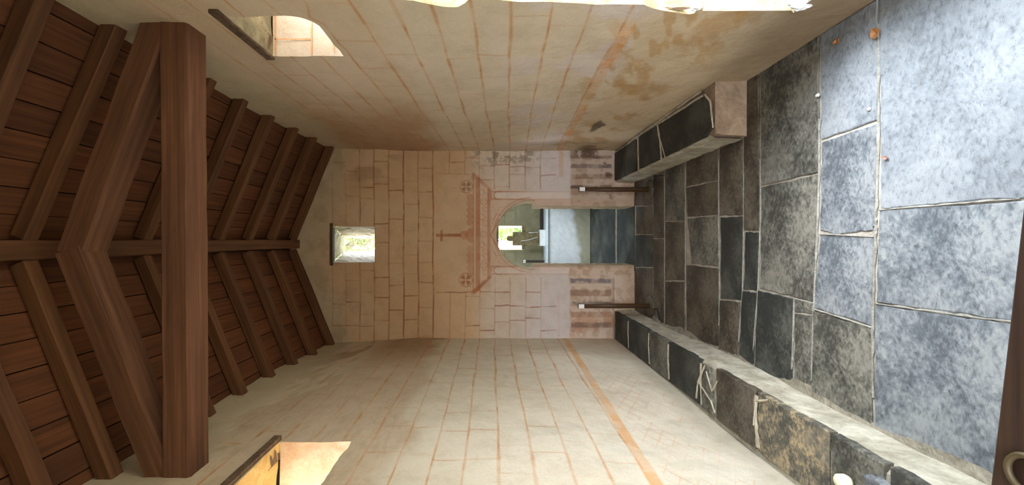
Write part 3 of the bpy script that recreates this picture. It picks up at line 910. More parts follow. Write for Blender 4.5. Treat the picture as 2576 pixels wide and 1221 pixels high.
# doorway to the chancel: reveal following the outline
d2 = tag(empty('door_2', ((VY - 593) * D / F, D, 0)), kind='structure')
rs = random.Random(5)
outl = [(1600 - k * 8.8, 519.5) for k in range(30)]
for k in range(0, 33):
    a = math.radians(-96 + k * 192 / 32)
    outl.append((1336 - 87 * math.cos(a), 591.5 + 87 * math.sin(a)))
outl += [(1600 - k * 8.8, 667.5) for k in reversed(range(30))]
vs, fs = [], []
for i, (x, y) in enumerate(outl):
    jm_ = rs.uniform(-0.8, 0.8)
    for k, (dz, sh) in enumerate(((-0.004, 1.01), (0.01, 1.0), (0.10, 0.995), (0.2, 0.99), (0.30, 0.985))):
        q = P(1336 + (x - 1336), 593.5 + (y + jm_ * (k > 1) - 593.5) * sh, D)
        vs.append((q[0], D + dz, max(q[2], -0.02)))
for i in range(len(outl) - 1):
    for k in range(4):
        a = i * 5 + k; fs.append((a, a + 1, a + 6, a + 5))
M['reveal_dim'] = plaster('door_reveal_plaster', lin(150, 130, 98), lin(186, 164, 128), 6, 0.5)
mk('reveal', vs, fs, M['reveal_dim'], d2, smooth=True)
# chancel-side face of this wall
ax0, ax1 = (VY - 680) * D / F, (VY - 505) * D / F
sheet('wall_chancel_west', lambda a, b: (a, D + 0.30, b), (XL - TH, XR + TH, -0.1, 2.75), [(ax0 + .01, ax1 - .01, -0.1, HC - 0.1)], M['chancel'], None, 'structure')
sheet('wall_outer_end', lambda a, b: (a, D + 0.5, b), (XL - TH, XR + TH, 2.7, 3.3), [(-0.135, 0.045, 2.82, 3.43)], M['outer'], None, 'structure')

# gable window: splayed rubble reveal, lintel board
w3 = tag(empty('window_3', (-0.03, D, 2.88)), kind='structure')
inner = [P(837, 570.5, D), P(943, 570.5, D), P(943, 660.5, D), P(837, 660.5, D)]
zo = D + 0.5
outer = [P(866, 598, zo), (P(900, 598, zo)[0], zo, 2.88), (P(900, 633, zo)[0], zo, 2.88), P(866, 633, zo)]
names = ['jamb', 'sill', 'jamb', 'soffit']; mats = ['rubble', 'reveal', 'whitestone', 'soffit_pale']
M['soffit_pale'] = plaster('pale_soffit', lin(150, 148, 128), lin(196, 194, 176), 8, 0.6)
for i in range(4):
    a, b = inner[i], inner[(i + 1) % 4]; c, d = outer[i], outer[(i + 1) % 4]
    r = random.Random(30 + i); vs, fs = [], []
    nu, nv = 12, 10
    for p in range(nu + 1):
        for q in range(nv + 1):
            s_, t_ = p / nu, q / nv
            A = Vector(a).lerp(Vector(b), s_); B = Vector(c).lerp(Vector(d), s_)
            v_ = A.lerp(B, t_)
            j = 0.006 if 0 < q else 0.002
            vs.append((v_[0] + r.uniform(-j, j), v_[1] - (0.004 if q == 0 else 0), v_[2] + r.uniform(-j, j)))
    for p in range(nu):
        for q in range(nv):
            k = p * (nv + 1) + q; fs.append((k, k + 1, k + nv + 2, k + nv + 1))
    mk(names[i], vs, fs, M[mats[i]], w3)
q0 = P(831, 562, D); q1 = P(837.5, 668, D)
box('lintel', (q1[0], D - 0.012, q1[2]), (q0[0], D + 0.05, q0[2]), M['lintel_dark'], w3, 0.003)

# back wall behind the viewer; its unseen opening is added for fill light
sheet('wall_back', lambda a, b: (a, -0.9, b), (XL - 0.02, XR + 0.02, -0.02, 3.8), [(-0.45, 0.45, 0.0, 1.95)], M['reveal'], None, 'structure')

# ------------------------------------------------------------------ roof
SLOPE = {1: 0.41 / XR, -1: 0.41 / 0.998}
OFF = {1: 0.0, -1: 0.085}
RD, RW = 0.072, 0.062
ce = None
vs = [(XR + TH + .2, -1.4, ZR - 0.41 * (XR + TH + .2) + 0.14), (XR + TH + .2, D + .6, ZR - 0.41 * (XR + TH + .2) + 0.14),
      (0, -1.4, ZR + 0.14), (0, D + .6, ZR + 0.14),
      (XL - TH - .2, -1.4, ZR + SLOPE[-1] * (XL - TH - .115) + 0.14), (XL - TH - .2, D + .6, ZR + SLOPE[-1] * (XL - TH - .115) + 0.14)]
vs += [(a, b, c + 0.04) for a, b, c in vs]
fs = [(0, 2, 3, 1), (2, 4, 5, 3), (6, 7, 9, 8), (8, 9, 11, 10), (0, 1, 7, 6), (4, 10, 11, 5), (0, 6, 8, 2), (2, 8, 10, 4), (1, 3, 9, 7), (3, 5, 11, 9)]
ce = mk('ceiling', vs, fs, M['darkwood'])
ce['kind'] = 'structure'
STAT = [4.345, 3.92, 3.54, 3.165, 2.81, 2.475, 2.15, 1.845, 1.56, 1.24, 0.92, 0.6, 0.28, -0.04, -0.36, -0.7]
ORD = ['against the end wall', 'second from the end wall', 'third from the end wall', 'fourth from the end wall', 'fifth from the end wall',
       'sixth from the end wall, just beyond the tie beam', 'hidden just beyond the tie beam', 'right above the truss, on its near side', 'nearest full rafter in view, at the picture edge']
NUM = ['nearer', 'nearer still']
for s in (1, -1):
    k = SLOPE[s]; nrm = Vector((s * k, 0, 1)).normalized()
    edge = (XR + 0.25) if s > 0 else (abs(XL) + 0.165)
    for i, z in enumerate(STAT):
        if z < 1.2: continue
        e_in, e_out = 0.004, edge - 0.02
        c0 = Vector((s * (e_in + OFF[s]), z, ZR - k * e_in)) + nrm * (RD / 2)
        c1 = Vector((s * (e_out + OFF[s]), z, ZR - k * e_out)) + nrm * (RD / 2)
        r = random.Random(i * 2 + s)
        c1.y += r.uniform(-0.02, 0.02)
        o = beam('rafter', c0, c1, RW, RD, M['rafter'], None, 8, 0.0015, 0.004, i + 40 * s)
        sd = 'right' if s > 0 else 'left'
        if i < 9: tag(o, 'brown rafter on the %s slope, %s' % (sd, ORD[i]), 'rafter', 'rafters under the boarded roof')
        else: tag(o, 'brown rafter on the %s slope above the viewer' % sd, 'rafter', 'rafters under the boarded roof')
    # boards laid along the nave, on the rafters' backs
    wdt = 0.128
    L = math.hypot(1, k) * edge
    n = int((L + 0.03) / wdt) + 1
    r = random.Random(77 + s)
    cuts_all = [z for z in STAT if z < 4.3]
    for j in range(n):
        t0 = -0.03 + j * wdt; t1 = min(t0 + wdt - 0.004, L)
        ends = [-1.0] + sorted(r.sample([2.15, 2.81, 3.165, 3.54, 1.24, 1.56, 0.6, 0.28], 2)) + [D + 0.12]
        for a, b in zip(ends, ends[1:]):
            lift = RD + (0.013 if j % 2 else 0.018) + r.uniform(0, 0.002)
            mid = (t0 + t1) / 2 / math.hypot(1, k)
            c = Vector((s * (mid + OFF[s]), 0, ZR - k * mid)) + nrm * lift
            p0 = Vector((c.x, a + 0.002, c.z)); p1 = Vector((c.x, b - 0.002, c.z))
            o = beam('roof_board', p0, p1, t1 - t0, 0.012, M['plank'], ce, 2, 0.0008, 0.002, j * 9 + int(a * 10) + 3, up=tuple(nrm))
# ridge beam
o = beam('ridge_beam', (-0.044, -1.0, ZR + 0.045), (-0.034, D + 0.05, ZR + 0.045), 0.092, 0.115, M['rafter'], None, 18, 0.003, 0.006, 5)
tag(o, 'long brown ridge beam running under the peak of the roof', 'beam')
# truss
tr = tag(empty('roof_truss', (-0.04, 1.875, 2.985)), 'old brown timber truss with a thick tie beam spanning the nave', 'roof truss')
A = P(432, -60, 1.875); B = P(444, 1290, 1.875)
zt = 1.88
a0 = Vector(((VY - 20) * 1.81 / F + 0.08, zt, HC + (VX - 431) * 1.81 / F))
b0 = Vector(((VY - 1200) * 1.81 / F - 0.08, zt, HC + (VX - 440) * 1.81 / F))
beam('tie_beam', a0, b0, 0.135, 0.132, M['beam'], tr, 14, 0.0018, 0.012, 8)
# long drying crack in the tie beam
ap = Vector((-0.05, zt - 0.005, 0)); apz = HC + (VX - 165) * 1.81 / F
for s in (1, -1):
    xe = 1.02 if s > 0 else XL - 0.02
    ez = HC + (VX - 385) * 1.81 / F if s > 0 else HC + (VX - 395) * 1.81 / F
    q0 = Vector((-0.05 - s * 0.01, zt + (0.002 if s > 0 else 0.0), apz + 0.004)); q1 = Vector((xe, zt + (0.002 if s > 0 else 0), ez))
    beam('principal_rafter', q0, q1, 0.125, 0.128, M['beam'], tr, 10, 0.0018, 0.010, 21 + s)
cr_ = []
rr_ = random.Random(3)
for kk in range(19):
    yy_ = 95 + kk * 26
    cr_.append((((VY - yy_) * 1.83 / F), 1.826 + rr_.uniform(-.002, .002), b0.z + (a0.z - b0.z) * (yy_ - 20) / -1180 * 0 + (HC + (VX - 473) * 1.83 / F) - 0.0005))
vs, fs = [], []
for kk, p in enumerate(cr_):
    ww = 0.0028 * (0.3 + math.sin(math.pi * kk / 18)); vs += [(p[0], p[1] - ww, p[2]), (p[0], p[1] + ww, p[2]), (p[0], p[1], p[2] + 0.012)]
for kk in range(18):
    for j_ in range(3): fs.append((3 * kk + j_, 3 * kk + (j_ + 1) % 3, 3 * kk + 3 + (j_ + 1) % 3, 3 * kk + 3 + j_))
mk('drying_crack', vs, fs, M['cord'], tr, cr_[9])

# ------------------------------------------------------------------ floor
fl = mk('floor', [(XL - .06, -1.0, -.003), (XR + .06, -1.0, -.003), (XR + .06, D + 0.62, -.003), (XL - .06, D + 0.62, -.003),
                  (XL - .06, -1.0, -.16), (XR + .06, -1.0, -.16), (XR + .06, D + 0.62, -.16), (XL - .06, D + 0.62, -.16)],
        [(0, 1, 2, 3), (7, 6, 5, 4), (0, 4, 5, 1), (1, 5, 6, 2), (2, 6, 7, 3), (3, 7, 4, 0)], M['mortar'])
fl['kind'] = 'structure'
LB = -0.776   # front of the left bench


def yL(x): return VY - LB * (x - VX) / HC        # image row of the left bench foot
def yR(x): return VY - 1.0 * (x - VX) / HC       # right wall foot
def yB(x): return VY - 0.655 * (x - VX) / HC     # right bench foot
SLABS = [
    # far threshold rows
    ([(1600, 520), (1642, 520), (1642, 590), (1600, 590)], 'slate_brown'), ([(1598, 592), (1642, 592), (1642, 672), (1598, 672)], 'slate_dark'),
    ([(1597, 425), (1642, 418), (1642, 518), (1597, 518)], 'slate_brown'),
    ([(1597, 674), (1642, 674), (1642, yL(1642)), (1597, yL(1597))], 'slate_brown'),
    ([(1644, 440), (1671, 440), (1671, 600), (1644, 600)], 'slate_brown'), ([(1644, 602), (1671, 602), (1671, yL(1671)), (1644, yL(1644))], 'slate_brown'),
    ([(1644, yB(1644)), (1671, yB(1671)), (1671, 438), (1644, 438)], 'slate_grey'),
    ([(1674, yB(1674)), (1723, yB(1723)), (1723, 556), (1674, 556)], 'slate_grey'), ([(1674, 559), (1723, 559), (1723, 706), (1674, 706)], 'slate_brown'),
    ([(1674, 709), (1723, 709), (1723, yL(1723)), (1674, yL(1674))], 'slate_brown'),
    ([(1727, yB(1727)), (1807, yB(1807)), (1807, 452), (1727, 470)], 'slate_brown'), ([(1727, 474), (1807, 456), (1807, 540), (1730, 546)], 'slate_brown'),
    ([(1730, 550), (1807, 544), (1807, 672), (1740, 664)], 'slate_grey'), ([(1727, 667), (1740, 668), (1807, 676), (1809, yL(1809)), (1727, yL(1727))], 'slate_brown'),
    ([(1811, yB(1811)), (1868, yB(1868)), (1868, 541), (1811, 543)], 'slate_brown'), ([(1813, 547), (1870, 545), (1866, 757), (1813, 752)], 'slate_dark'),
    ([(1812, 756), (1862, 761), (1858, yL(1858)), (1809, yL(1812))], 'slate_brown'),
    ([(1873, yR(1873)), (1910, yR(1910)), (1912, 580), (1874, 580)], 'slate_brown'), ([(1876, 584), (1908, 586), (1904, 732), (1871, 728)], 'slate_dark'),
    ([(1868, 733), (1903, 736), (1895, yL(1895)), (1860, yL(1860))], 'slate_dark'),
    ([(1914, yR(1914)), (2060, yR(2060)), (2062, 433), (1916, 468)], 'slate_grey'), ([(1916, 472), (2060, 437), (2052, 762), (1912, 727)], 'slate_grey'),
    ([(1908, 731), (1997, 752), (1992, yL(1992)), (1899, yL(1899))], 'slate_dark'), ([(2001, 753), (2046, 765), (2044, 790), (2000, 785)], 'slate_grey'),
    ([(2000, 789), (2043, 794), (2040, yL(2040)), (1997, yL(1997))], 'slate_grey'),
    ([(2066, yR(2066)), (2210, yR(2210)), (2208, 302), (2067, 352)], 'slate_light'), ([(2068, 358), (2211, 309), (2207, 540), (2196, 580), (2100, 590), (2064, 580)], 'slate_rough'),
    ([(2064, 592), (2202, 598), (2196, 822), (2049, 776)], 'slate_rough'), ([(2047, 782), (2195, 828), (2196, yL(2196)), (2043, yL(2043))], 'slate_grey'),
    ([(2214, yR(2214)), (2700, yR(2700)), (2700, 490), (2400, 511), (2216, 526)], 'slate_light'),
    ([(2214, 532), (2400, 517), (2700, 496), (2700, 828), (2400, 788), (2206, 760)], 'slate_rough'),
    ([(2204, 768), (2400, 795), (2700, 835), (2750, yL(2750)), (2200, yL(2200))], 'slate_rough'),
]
for i, (pts, mname) in enumerate(SLABS):
    r = random.Random(200 + i)
    q = [onfloor(x, y)[:2] for x, y in pts]
    cx = sum(p[0] for p in q) / len(q); cy = sum(p[1] for p in q) / len(q)
    q = [(cx + (p[0] - cx) * 0.997, cy + (p[1] - cy) * 0.997) for p in q]
    vs, fs = prism(q, -0.10, r.uniform(0.001, 0.006), 0.004, 0.0035, r, 7)
    mk('floor_slab', vs, fs, M[mname], fl, (cx, cy, 0))
# the nearest stretch behind the frame edge
zn_ = 1600 / (2700 - VX)
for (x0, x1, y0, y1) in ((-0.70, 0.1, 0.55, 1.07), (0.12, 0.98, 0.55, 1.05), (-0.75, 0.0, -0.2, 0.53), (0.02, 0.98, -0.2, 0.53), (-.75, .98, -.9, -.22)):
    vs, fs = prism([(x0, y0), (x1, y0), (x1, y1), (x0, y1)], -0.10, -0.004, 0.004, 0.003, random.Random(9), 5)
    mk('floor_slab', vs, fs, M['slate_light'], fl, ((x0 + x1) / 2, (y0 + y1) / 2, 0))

# ------------------------------------------------------------------ benches
def bench_body(name, zs, front, back, h, mat, parent, base, close=True):
    """plastered masonry body with an uneven rounded front"""
    r = random.Random(len(zs)); vs, fs = [], []
    s = 1 if back > front(1) else -1
    for i, z in enumerate(zs):
        f = front(z) + r.uniform(-.004, .004); hh = h(z) + r.uniform(-.003, .003)
        prof = [(f - s * 0.010, -0.012), (f - s * 0.004, hh * 0.35), (f + r.uniform(-.003, .003), hh * 0.75), (f + s * 0.006, hh - 0.014), (f + s * 0.020, hh - 0.002), (f + s * 0.05, hh), (back + s * 0.022, hh)]
        vs += [(x, z, zz) for x, zz in prof]
    m = 7
    for i in range(len(zs) - 1):
        for k in range(m - 1):
            a = i * m + k; fs.append((a, a + 1, a + m + 1, a + m))
    if close:
        for i in (0, len(zs) - 1):
            b = len(vs); vs.append((back + s * 0.022, zs[i], -0.012))
            fs.append(tuple([i * m + k for k in range(m)] + [b]))
    return mk(name, vs, fs, mat, parent, base, smooth=False)


HL = 0.235
bl = tag(empty('stone_bench', (LB - 0.15, 2.2, 0)), 'long low bench of dark slate slabs with pale plastered front, along the lattice-painted left wall', 'bench', 'stone benches along the side walls')
bench_body('bench_body', list(np.linspace(-0.88, D + .01, 60)), lambda z: LB + 0.012 * math.sin(z * 3), XL, lambda z: HL - 0.012, M['riser'], bl, (LB, 1.5, 0))


def bx(x): return (HC - HL) * F / (x - VX)


cuts = [1546, 1581, 1633, 1682, 1764, 1800, 1903, 2090, 2230, 2500, 2900]
mats = ['slate_dark', 'slate_dark', 'slate_grey', 'slate_dark', 'slate_grey', 'slate_brown', 'slate_ochre', 'slate_grey', 'slate_grey', 'slate_light']
for i in range(len(cuts) - 1):
    z1, z0 = bx(cuts[i] + 0.5), bx(cuts[i + 1] - 1.5)
    r = random.Random(300 + i)
    fr = LB + 0.006; bk = XL + 0.012
    q = [(bk, z0 + 0.006), (fr, z0 + r.uniform(0, .01)), (fr, z1 - r.uniform(0, .01)), (bk, z1 - 0.006)]
    if i == 3: q = [(bk, z0 + 0.03), (fr, z0 - 0.0), (fr, z1), (bk, z1)]
    if i == 4: q = [(bk, z0 + 0.02), (fr - .02, z0 + 0.06), (fr - .02, z1 - 0.01), (bk, z1 + 0.015)]
    vs, fs = prism(q, HL - 0.035, HL + r.uniform(-.002, .004), 0.006, 0.005, r, 6)
    mk('seat_slab', vs, fs, M[mats[i]], bl, (sum(p[0] for p in q) / 4, sum(p[1] for p in q) / 4, HL))
# pale lime seams smeared over the joints
def smear(parent, pts, wd, h, seed):
    r = random.Random(seed); vs, fs = [], []
    P_ = []
    for a, b in zip(pts, pts[1:]):
        for k in range(6): P_.append(Vector((*a, h)).lerp(Vector((*b, h)), k / 6))
    P_.append(Vector((*pts[-1], h)))
    for i, p in enumerate(P_):
        d = (P_[min(i + 1, len(P_) - 1)] - P_[max(i - 1, 0)]).normalized(); s = Vector((-d.y, d.x, 0)) * wd
        a, b, c = s * r.uniform(.4, .75), s * r.uniform(-.1, .1), -s * r.uniform(.4, .75)
        vs += [tuple(p + a - Vector((0, 0, .003))), tuple(p + b + Vector((0, 0, .003))), tuple(p + c - Vector((0, 0, .003)))]
    for i in range(len(P_) - 1):
        for k in (0, 1): fs.append((3 * i + k, 3 * i + k + 1, 3 * i + k + 4, 3 * i + k + 3))
    mk('lime_seam', vs, fs, M['seam'], parent, tuple(P_[0]))
for i, cpx in enumerate(cuts[1:7]):
    z = bx(cpx)
    if cpx == 1800: continue
    smear(bl, [(XL + .03, z - .01), (LB - .12, z + .008), (LB - 0.012, z)], 0.016 + 0.002 * i, HL + 0.004, i)
def onb(x, y): return onfloor(x, y, HL)[:2]
smear(bl, [onb(1775, 918), onb(1757, 960), onb(1752, 1002)], 0.016, HL + .005, 31)
smear(bl, [onb(1757, 960), onb(1790, 1010), onb(1800, 1040)], 0.012, HL + .005, 32)
smear(bl, [onb(1778, 935), onb(1792, 985), onb(1806, 958)], 0.008, HL + .005, 33)
smear(bl, [onb(1905, 1000), onb(1900, 1040), onb(1897, 1070)], 0.014, HL + .005, 34)
smear(bl, [onb(1903, 1010), onb(1935, 1008)], 0.010, HL + .005, 35)

HR = 0.215
FR = 0.655
br = tag(empty('stone_bench', (FR + 0.17, 3.4, 0)), 'short bench of dark slate slabs with a rounded pinkish plaster end, by the right wall', 'bench', 'stone benches along the side walls')
zz = list(np.linspace(2.47, D + 0.01, 26))
bench_body('bench_body', zz, lambda z: FR + 0.02 * max(0, (2.75 - z)) + 0.0, XR, lambda z: HR - 0.012, M['riser_pink'], br, (FR, 3.4, 0))


def brx(x): return (HC - HR) * F / (x - VX)


rc = [(1543, 1603, 'slate_dark'), (1608, 1656, 'slate_dark'), (1663, 1792, 'slate_dark')]
for i, (a, b, mn) in enumerate(rc):
    z1, z0 = brx(a), brx(b); r = random.Random(330 + i)
    fr, bk = FR + 0.018, XR - 0.022
    q = [(fr, z0 + 0.01), (bk, z0 + 0.02), (bk, z1), (fr, z1 - 0.012)]
    if i == 2: q = [onfloor(x, y, HR)[:2] for x, y in ((1657, 314), (1766, 242), (1781, 252), (1790, 322), (1770, 348), (1676, 394), (1666, 396))]
    if i == 1: q = [onfloor(x, y, HR)[:2] for x, y in ((1608, 343), (1650, 315), (1654, 335), (1659, 400), (1610, 424))]
    vs, fs = prism(q, HR - 0.035, HR + r.uniform(0, .004), 0.006, 0.004, r, 6)
    mk('seat_slab', vs, fs, M[mn], br, (sum(p[0] for p in q) / len(q), sum(p[1] for p in q) / len(q), HR))
smear(br, [(FR + .01, brx(1606)), (XR - .02, brx(1606) + .02)], 0.022, HR + .003, 51)
smear(br, [onfloor(x, y, HR)[:2] for x, y in ((1664, 402), (1659, 350), (1653, 312))], 0.024, HR + .003, 52)
smear(br, [onfloor(x, y, HR)[:2] for x, y in ((1674, 397), (1661, 352))], 0.012, HR + .003, 53)
smear(br, [(XR - .012, 2.6), (XR - .01, 3.2), (XR - .012, 4.0)], 0.02, HR + .004, 54)
smear(br, [onfloor(x, y, HR)[:2] for x, y in ((1772, 238), (1787, 256), (1794, 322))], 0.014, HR + .003, 55)
smear(br, [onfloor(x, y, HR)[:2] for x, y in ((1548, 384), (1600, 348), (1656, 311), (1770, 238))], 0.02, HR + .003, 56)
# pale riser strip on the right bench
vs, fs = [], []
r = random.Random(4)
for k in range(24):
    z = 2.5 + k * (D - 2.5) / 23
    vs += [(FR - 0.013 + r.uniform(-.002, .002), z, 0.03 + r.uniform(-.02, .02)), (FR - 0.004 + r.uniform(-.002, .002), z, HR - 0.03), (FR + 0.012, z, HR - 0.006)]
for k in range(23):
    for j in (0, 1): fs.append((3 * k + j, 3 * k + j + 1, 3 * k + j + 4, 3 * k + j + 3))
tag(mk('limewashed_edge', vs, fs, M['riser'], br, (FR, 3.4, 0)), 'pale limewashed front edge')

# lime smeared into the wider floor joints
M['floor_lime'] = plaster('floor_lime', lin(112, 108, 98), lin(152, 148, 138), 16, 0.7)
for i, (pts, wd) in enumerate((([(2062, 300), (2062, 440), (2056, 600), (2048, 778), (2043, 960)], .012), ([(2212, 60), (2211, 300), (2205, 540), (2203, 600), (2196, 824), (2197, 1000)], .012),
        ([(2215, 529), (2400, 514), (2570, 500)], .010), ([(2204, 764), (2400, 792), (2560, 812)], .012), ([(2064, 590), (2200, 596)], .010), ([(2050, 779), (2195, 825)], .009),
        ([(1999, 750), (1996, 850), (1993, 930)], .010), ([(1914, 400), (1914, 560), (1908, 728), (1896, 880)], .010), ([(1872, 400), (1872, 560), (1869, 740), (1859, 860)], .008),
        ([(1809, 400), (1809, 560), (1811, 700), (1810, 820)], .010), ([(1725, 420), (1725, 560), (1725, 760)], .009), ([(1672.5, 445), (1672.5, 600), (1672.5, 815)], .008))):
    r = random.Random(900 + i)
    q = [onfloor(x, y)[:2] for x, y in pts]
    s_h = [Vector((*p, 0.0048)) for p in q]; P_ = []
    for a, b in zip(s_h, s_h[1:]):
        for k in range(9): P_.append(a.lerp(b, k / 9))
    P_.append(s_h[-1]); vs, fs = [], []
    for j, p in enumerate(P_):
        d = (P_[min(j + 1, len(P_) - 1)] - P_[max(j - 1, 0)]).normalized(); n_ = Vector((-d.y, d.x, 0)) * wd
        a, c = n_ * r.uniform(.1, .8), -n_ * r.uniform(.1, .8)
        vs += [tuple(p + a - Vector((0, 0, .004))), tuple(p + n_ * r.uniform(-.1, .1) + Vector((0, 0, .0025))), tuple(p + c - Vector((0, 0, .004)))]
    for j in range(len(P_) - 1):
        for k in (0, 1): fs.append((3 * j + k, 3 * j + k + 1, 3 * j + k + 4, 3 * j + k + 3))
    mk('lime_seam', vs, fs, M['floor_lime'], fl, tuple(P_[0]))

vs, fs = [], []
r = random.Random(71)
for k in range(60):
    z = 1.2 + 2.7 * k / 59
    wd = 0.035 + 0.02 * math.sin(k * .45) + 0.012 * r.random()
    vs += [(LB - 0.02, z, 0.016), (LB + wd * .35, z, 0.007), (LB + wd, z + r.uniform(-.01, .01), 0.003)]
for k in range(59):
    for j in (0, 1): fs.append((3 * k + j, 3 * k + j + 1, 3 * k + j + 4, 3 * k + j + 3))
M['foot_wash'] = plaster('bench_foot_lime', lin(120, 112, 94), lin(160, 152, 134), 18, 0.7)
mk('lime_wash', vs, fs, M['foot_wash'], fl, (LB, 2.5, 0))

# ------------------------------------------------------------------ chancel
CY0, CY1 = D + 0.30, 6.78
cw = (-0.15, 0.262, 1.045, 1.90)
chw = sheet('wall_chancel_east', lambda a, b: (a, CY1, b), (XL - .1, XR + .1, -0.1, 2.6), [cw], M['chancel'], None, 'structure')
sheet('wall_chancel_left', lambda a, b: (XL - .1, a, b), (CY0, CY1, -0.1, 2.6), [(5.3, 5.9, 1.1, 1.9)], M['chancel'], None, 'structure')  # the unseen side opening is added to light the altar
sheet('wall_chancel_right', lambda a, b: (XR + .1, a, b), (CY0, CY1, -0.1, 2.6), [(5.3, 5.9, 1.1, 1.9)], M['chancel'], None, 'structure')  # matching added opening, out of view, for light on the altar
box('ceiling_chancel', (XL - .6, CY0, 2.6), (XR + .6, CY1 + .5, 2.68), M['chancel'], None)['kind'] = 'structure'
cf = box('floor_chancel', (XL - .1, D + 0.62, -.12), (XR + .1, CY1 + .2, -.012), M['mortar'], None); cf['kind'] = 'structure'
for (x0, x1, y0, y1, mn) in ((XL, XR, 5.06, 6.34, 'slate_dark'), (-0.33, 0.43, 4.40, 5.02, 'slate_dark')):
    vs, fs = prism([(x0, y0), (x1, y0), (x1, y1), (x0, y1)], -0.10, 0.0, 0.004, 0.003, random.Random(int(y0 * 9)), 5)
    mk('floor_slab', vs, fs, M[mn], cf if y0 > 5 else fl, ((x0 + x1) / 2, (y0 + y1) / 2, 0))
vs, fs = prism([(-.34, 5.022), (.44, 5.03), (.44, 5.06), (-.34, 5.058)], -0.10, 0.003, 0.003, 0.002, random.Random(2), 8)
mk('threshold_strip', vs, fs, M['seam'], cf, (0, 5.04, 0))
# faint painted blocks on the chancel's east wall
M['paint_dim'] = plain('faded_grey_paint', lin(112, 104, 78), 0.9)
for zz_ in (1.35, 1.62, 1.16):
    for (a, b) in ((-0.55, -0.17), (0.28, 0.62)):
        paintline('painted_joint', [(a, CY1, zz_), (b, CY1, zz_ + .005)], 0.007, (0, -1, 0), M['paint_dim'], chw)
for (xx, a, b) in ((-0.30, 1.35, 1.62), (-0.42, 1.16, 1.35), (0.44, 1.35, 1.62), (0.36, 1.62, 1.8), (0.52, 1.16, 1.35)):
    paintline('painted_joint', [(xx, CY1, a), (xx, CY1, b)], 0.007, (0, -1, 0), M['paint_dim'], chw)
w4 = tag(empty('window_4', (0.056, CY1, cw[2])), kind='structure')
for nm, quad, mt in (('jamb', [(cw[1], CY1, cw[2]), (cw[1], CY1, cw[3]), (cw[1] - .03, CY1 + .4, cw[3]), (cw[1] - .03, CY1 + .4, cw[2])], 'reveal'),
                     ('jamb', [(cw[0], CY1, cw[2]), (cw[0], CY1, cw[3]), (cw[0] + .03, CY1 + .4, cw[3]), (cw[0] + .03, CY1 + .4, cw[2])], 'reveal'),
                     ('sill', [(cw[0], CY1, cw[2]), (cw[1], CY1, cw[2]), (cw[1] - .03, CY1 + .4, cw[2] - .01), (cw[0] + .03, CY1 + .4, cw[2] - .01)], 'rubble'),
                     ('soffit', [(cw[0], CY1, cw[3]), (cw[1], CY1, cw[3]), (cw[1] - .03, CY1 + .4, cw[3]), (cw[0] + .03, CY1 + .4, cw[3])], 'reveal')):
    vs, fs = [], []
    r = random.Random(len(vs) + int(quad[1][0] * 100))
    a, b, c, d = [Vector(q) for q in quad]
    for p in range(9):
        for q in range(6):
            v_ = a.lerp(b, p / 8).lerp(d.lerp(c, p / 8), q / 5); j = 0.004 if q else 0
            vs.append((v_[0] + r.uniform(-j, j), v_[1], v_[2] + r.uniform(-j, j)))
    for p in range(8):
        for q in range(5):
            k = p * 6 + q; fs.append((k, k + 1, k + 7, k + 6))
    mk(nm, vs, fs, M[mt], w4)
# altar
AH = 0.70
al = tag(empty('altar', (0.06, 6.5, 0)), 'whitewashed block altar with thin pale stone top beyond the arched doorway', 'altar')
vs, fs = [], []
r = random.Random(3)
nx, nz = 26, 12
def altar_split(i): return 0.30 + 0.10 * math.sin(i * 0.5) + (0.22 if i > 21 else 0)
for i in range(nx + 1):
    for k in range(nz + 1):
        vs.append((-0.62 + 1.36 * i / nx, 6.36 + r.uniform(-.003, .003), 0.672 * k / nz))
for i in range(nx):
    for k in range(nz):
        a = i * (nz + 1) + k; fs.append((a, a + 1, a + nz + 2, a + nz + 1))
b0 = len(vs)
vs += [(-0.62, 6.36, 0), (0.74, 6.36, 0), (0.74, 6.74, 0), (-0.62, 6.74, 0), (-0.62, 6.36, .672), (0.74, 6.36, .672), (0.74, 6.74, .672), (-0.62, 6.74, .672)]
fs += [(b0 + 1, b0 + 2, b0 + 6, b0 + 5), (b0 + 2, b0 + 3, b0 + 7, b0 + 6), (b0 + 3, b0, b0 + 4, b0 + 7), (b0 + 4, b0 + 5, b0 + 6, b0 + 7)]
# altar shader: bright limewash above, worn plaster below an uneven line
m = N('altar_front', 0.85)
v = m.tc.outputs['Object']
sx = m.n('ShaderNodeSeparateXYZ'); m.l(v, sx.inputs[0])
nn = m.noise(v, 1.7, 2, 0.35)
ad = m.n('ShaderNodeMath', operation='MULTIPLY_ADD'); m.l(nn, ad.inputs[0]); ad.inputs[1].default_value = 0.75; m.l(sx.outputs['Z'], ad.inputs[2])
ad2 = m.n('ShaderNodeMath', operation='MULTIPLY_ADD'); m.l(sx.outputs['X'], ad2.inputs[0]); ad2.inputs[1].default_value = -0.35; m.l(ad.outputs[0], ad2.inputs[2])
c = m.ramp(ad2.outputs[0], [(0.58, lin(150, 148, 126)), (0.66, lin(200, 206, 206))])
f = m.noise(v, 14, 5, 0.6)
c = m.mix(1.0, c, m.ramp(f, [(0.3, (0.88, 0.88, 0.88)), (0.6, (1, 1, 1))]), 'MULTIPLY')
m.bump(f, 0.3, 0.01)
M['altar_front'] = m.color(c)
mk('altar_block', vs, fs, M['altar_front'], al, (0.06, 6.5, 0))
box('altar_top', (-0.66, 6.33, 0.675), (0.78, 6.76, AH), M['mensa'], al, 0.004)
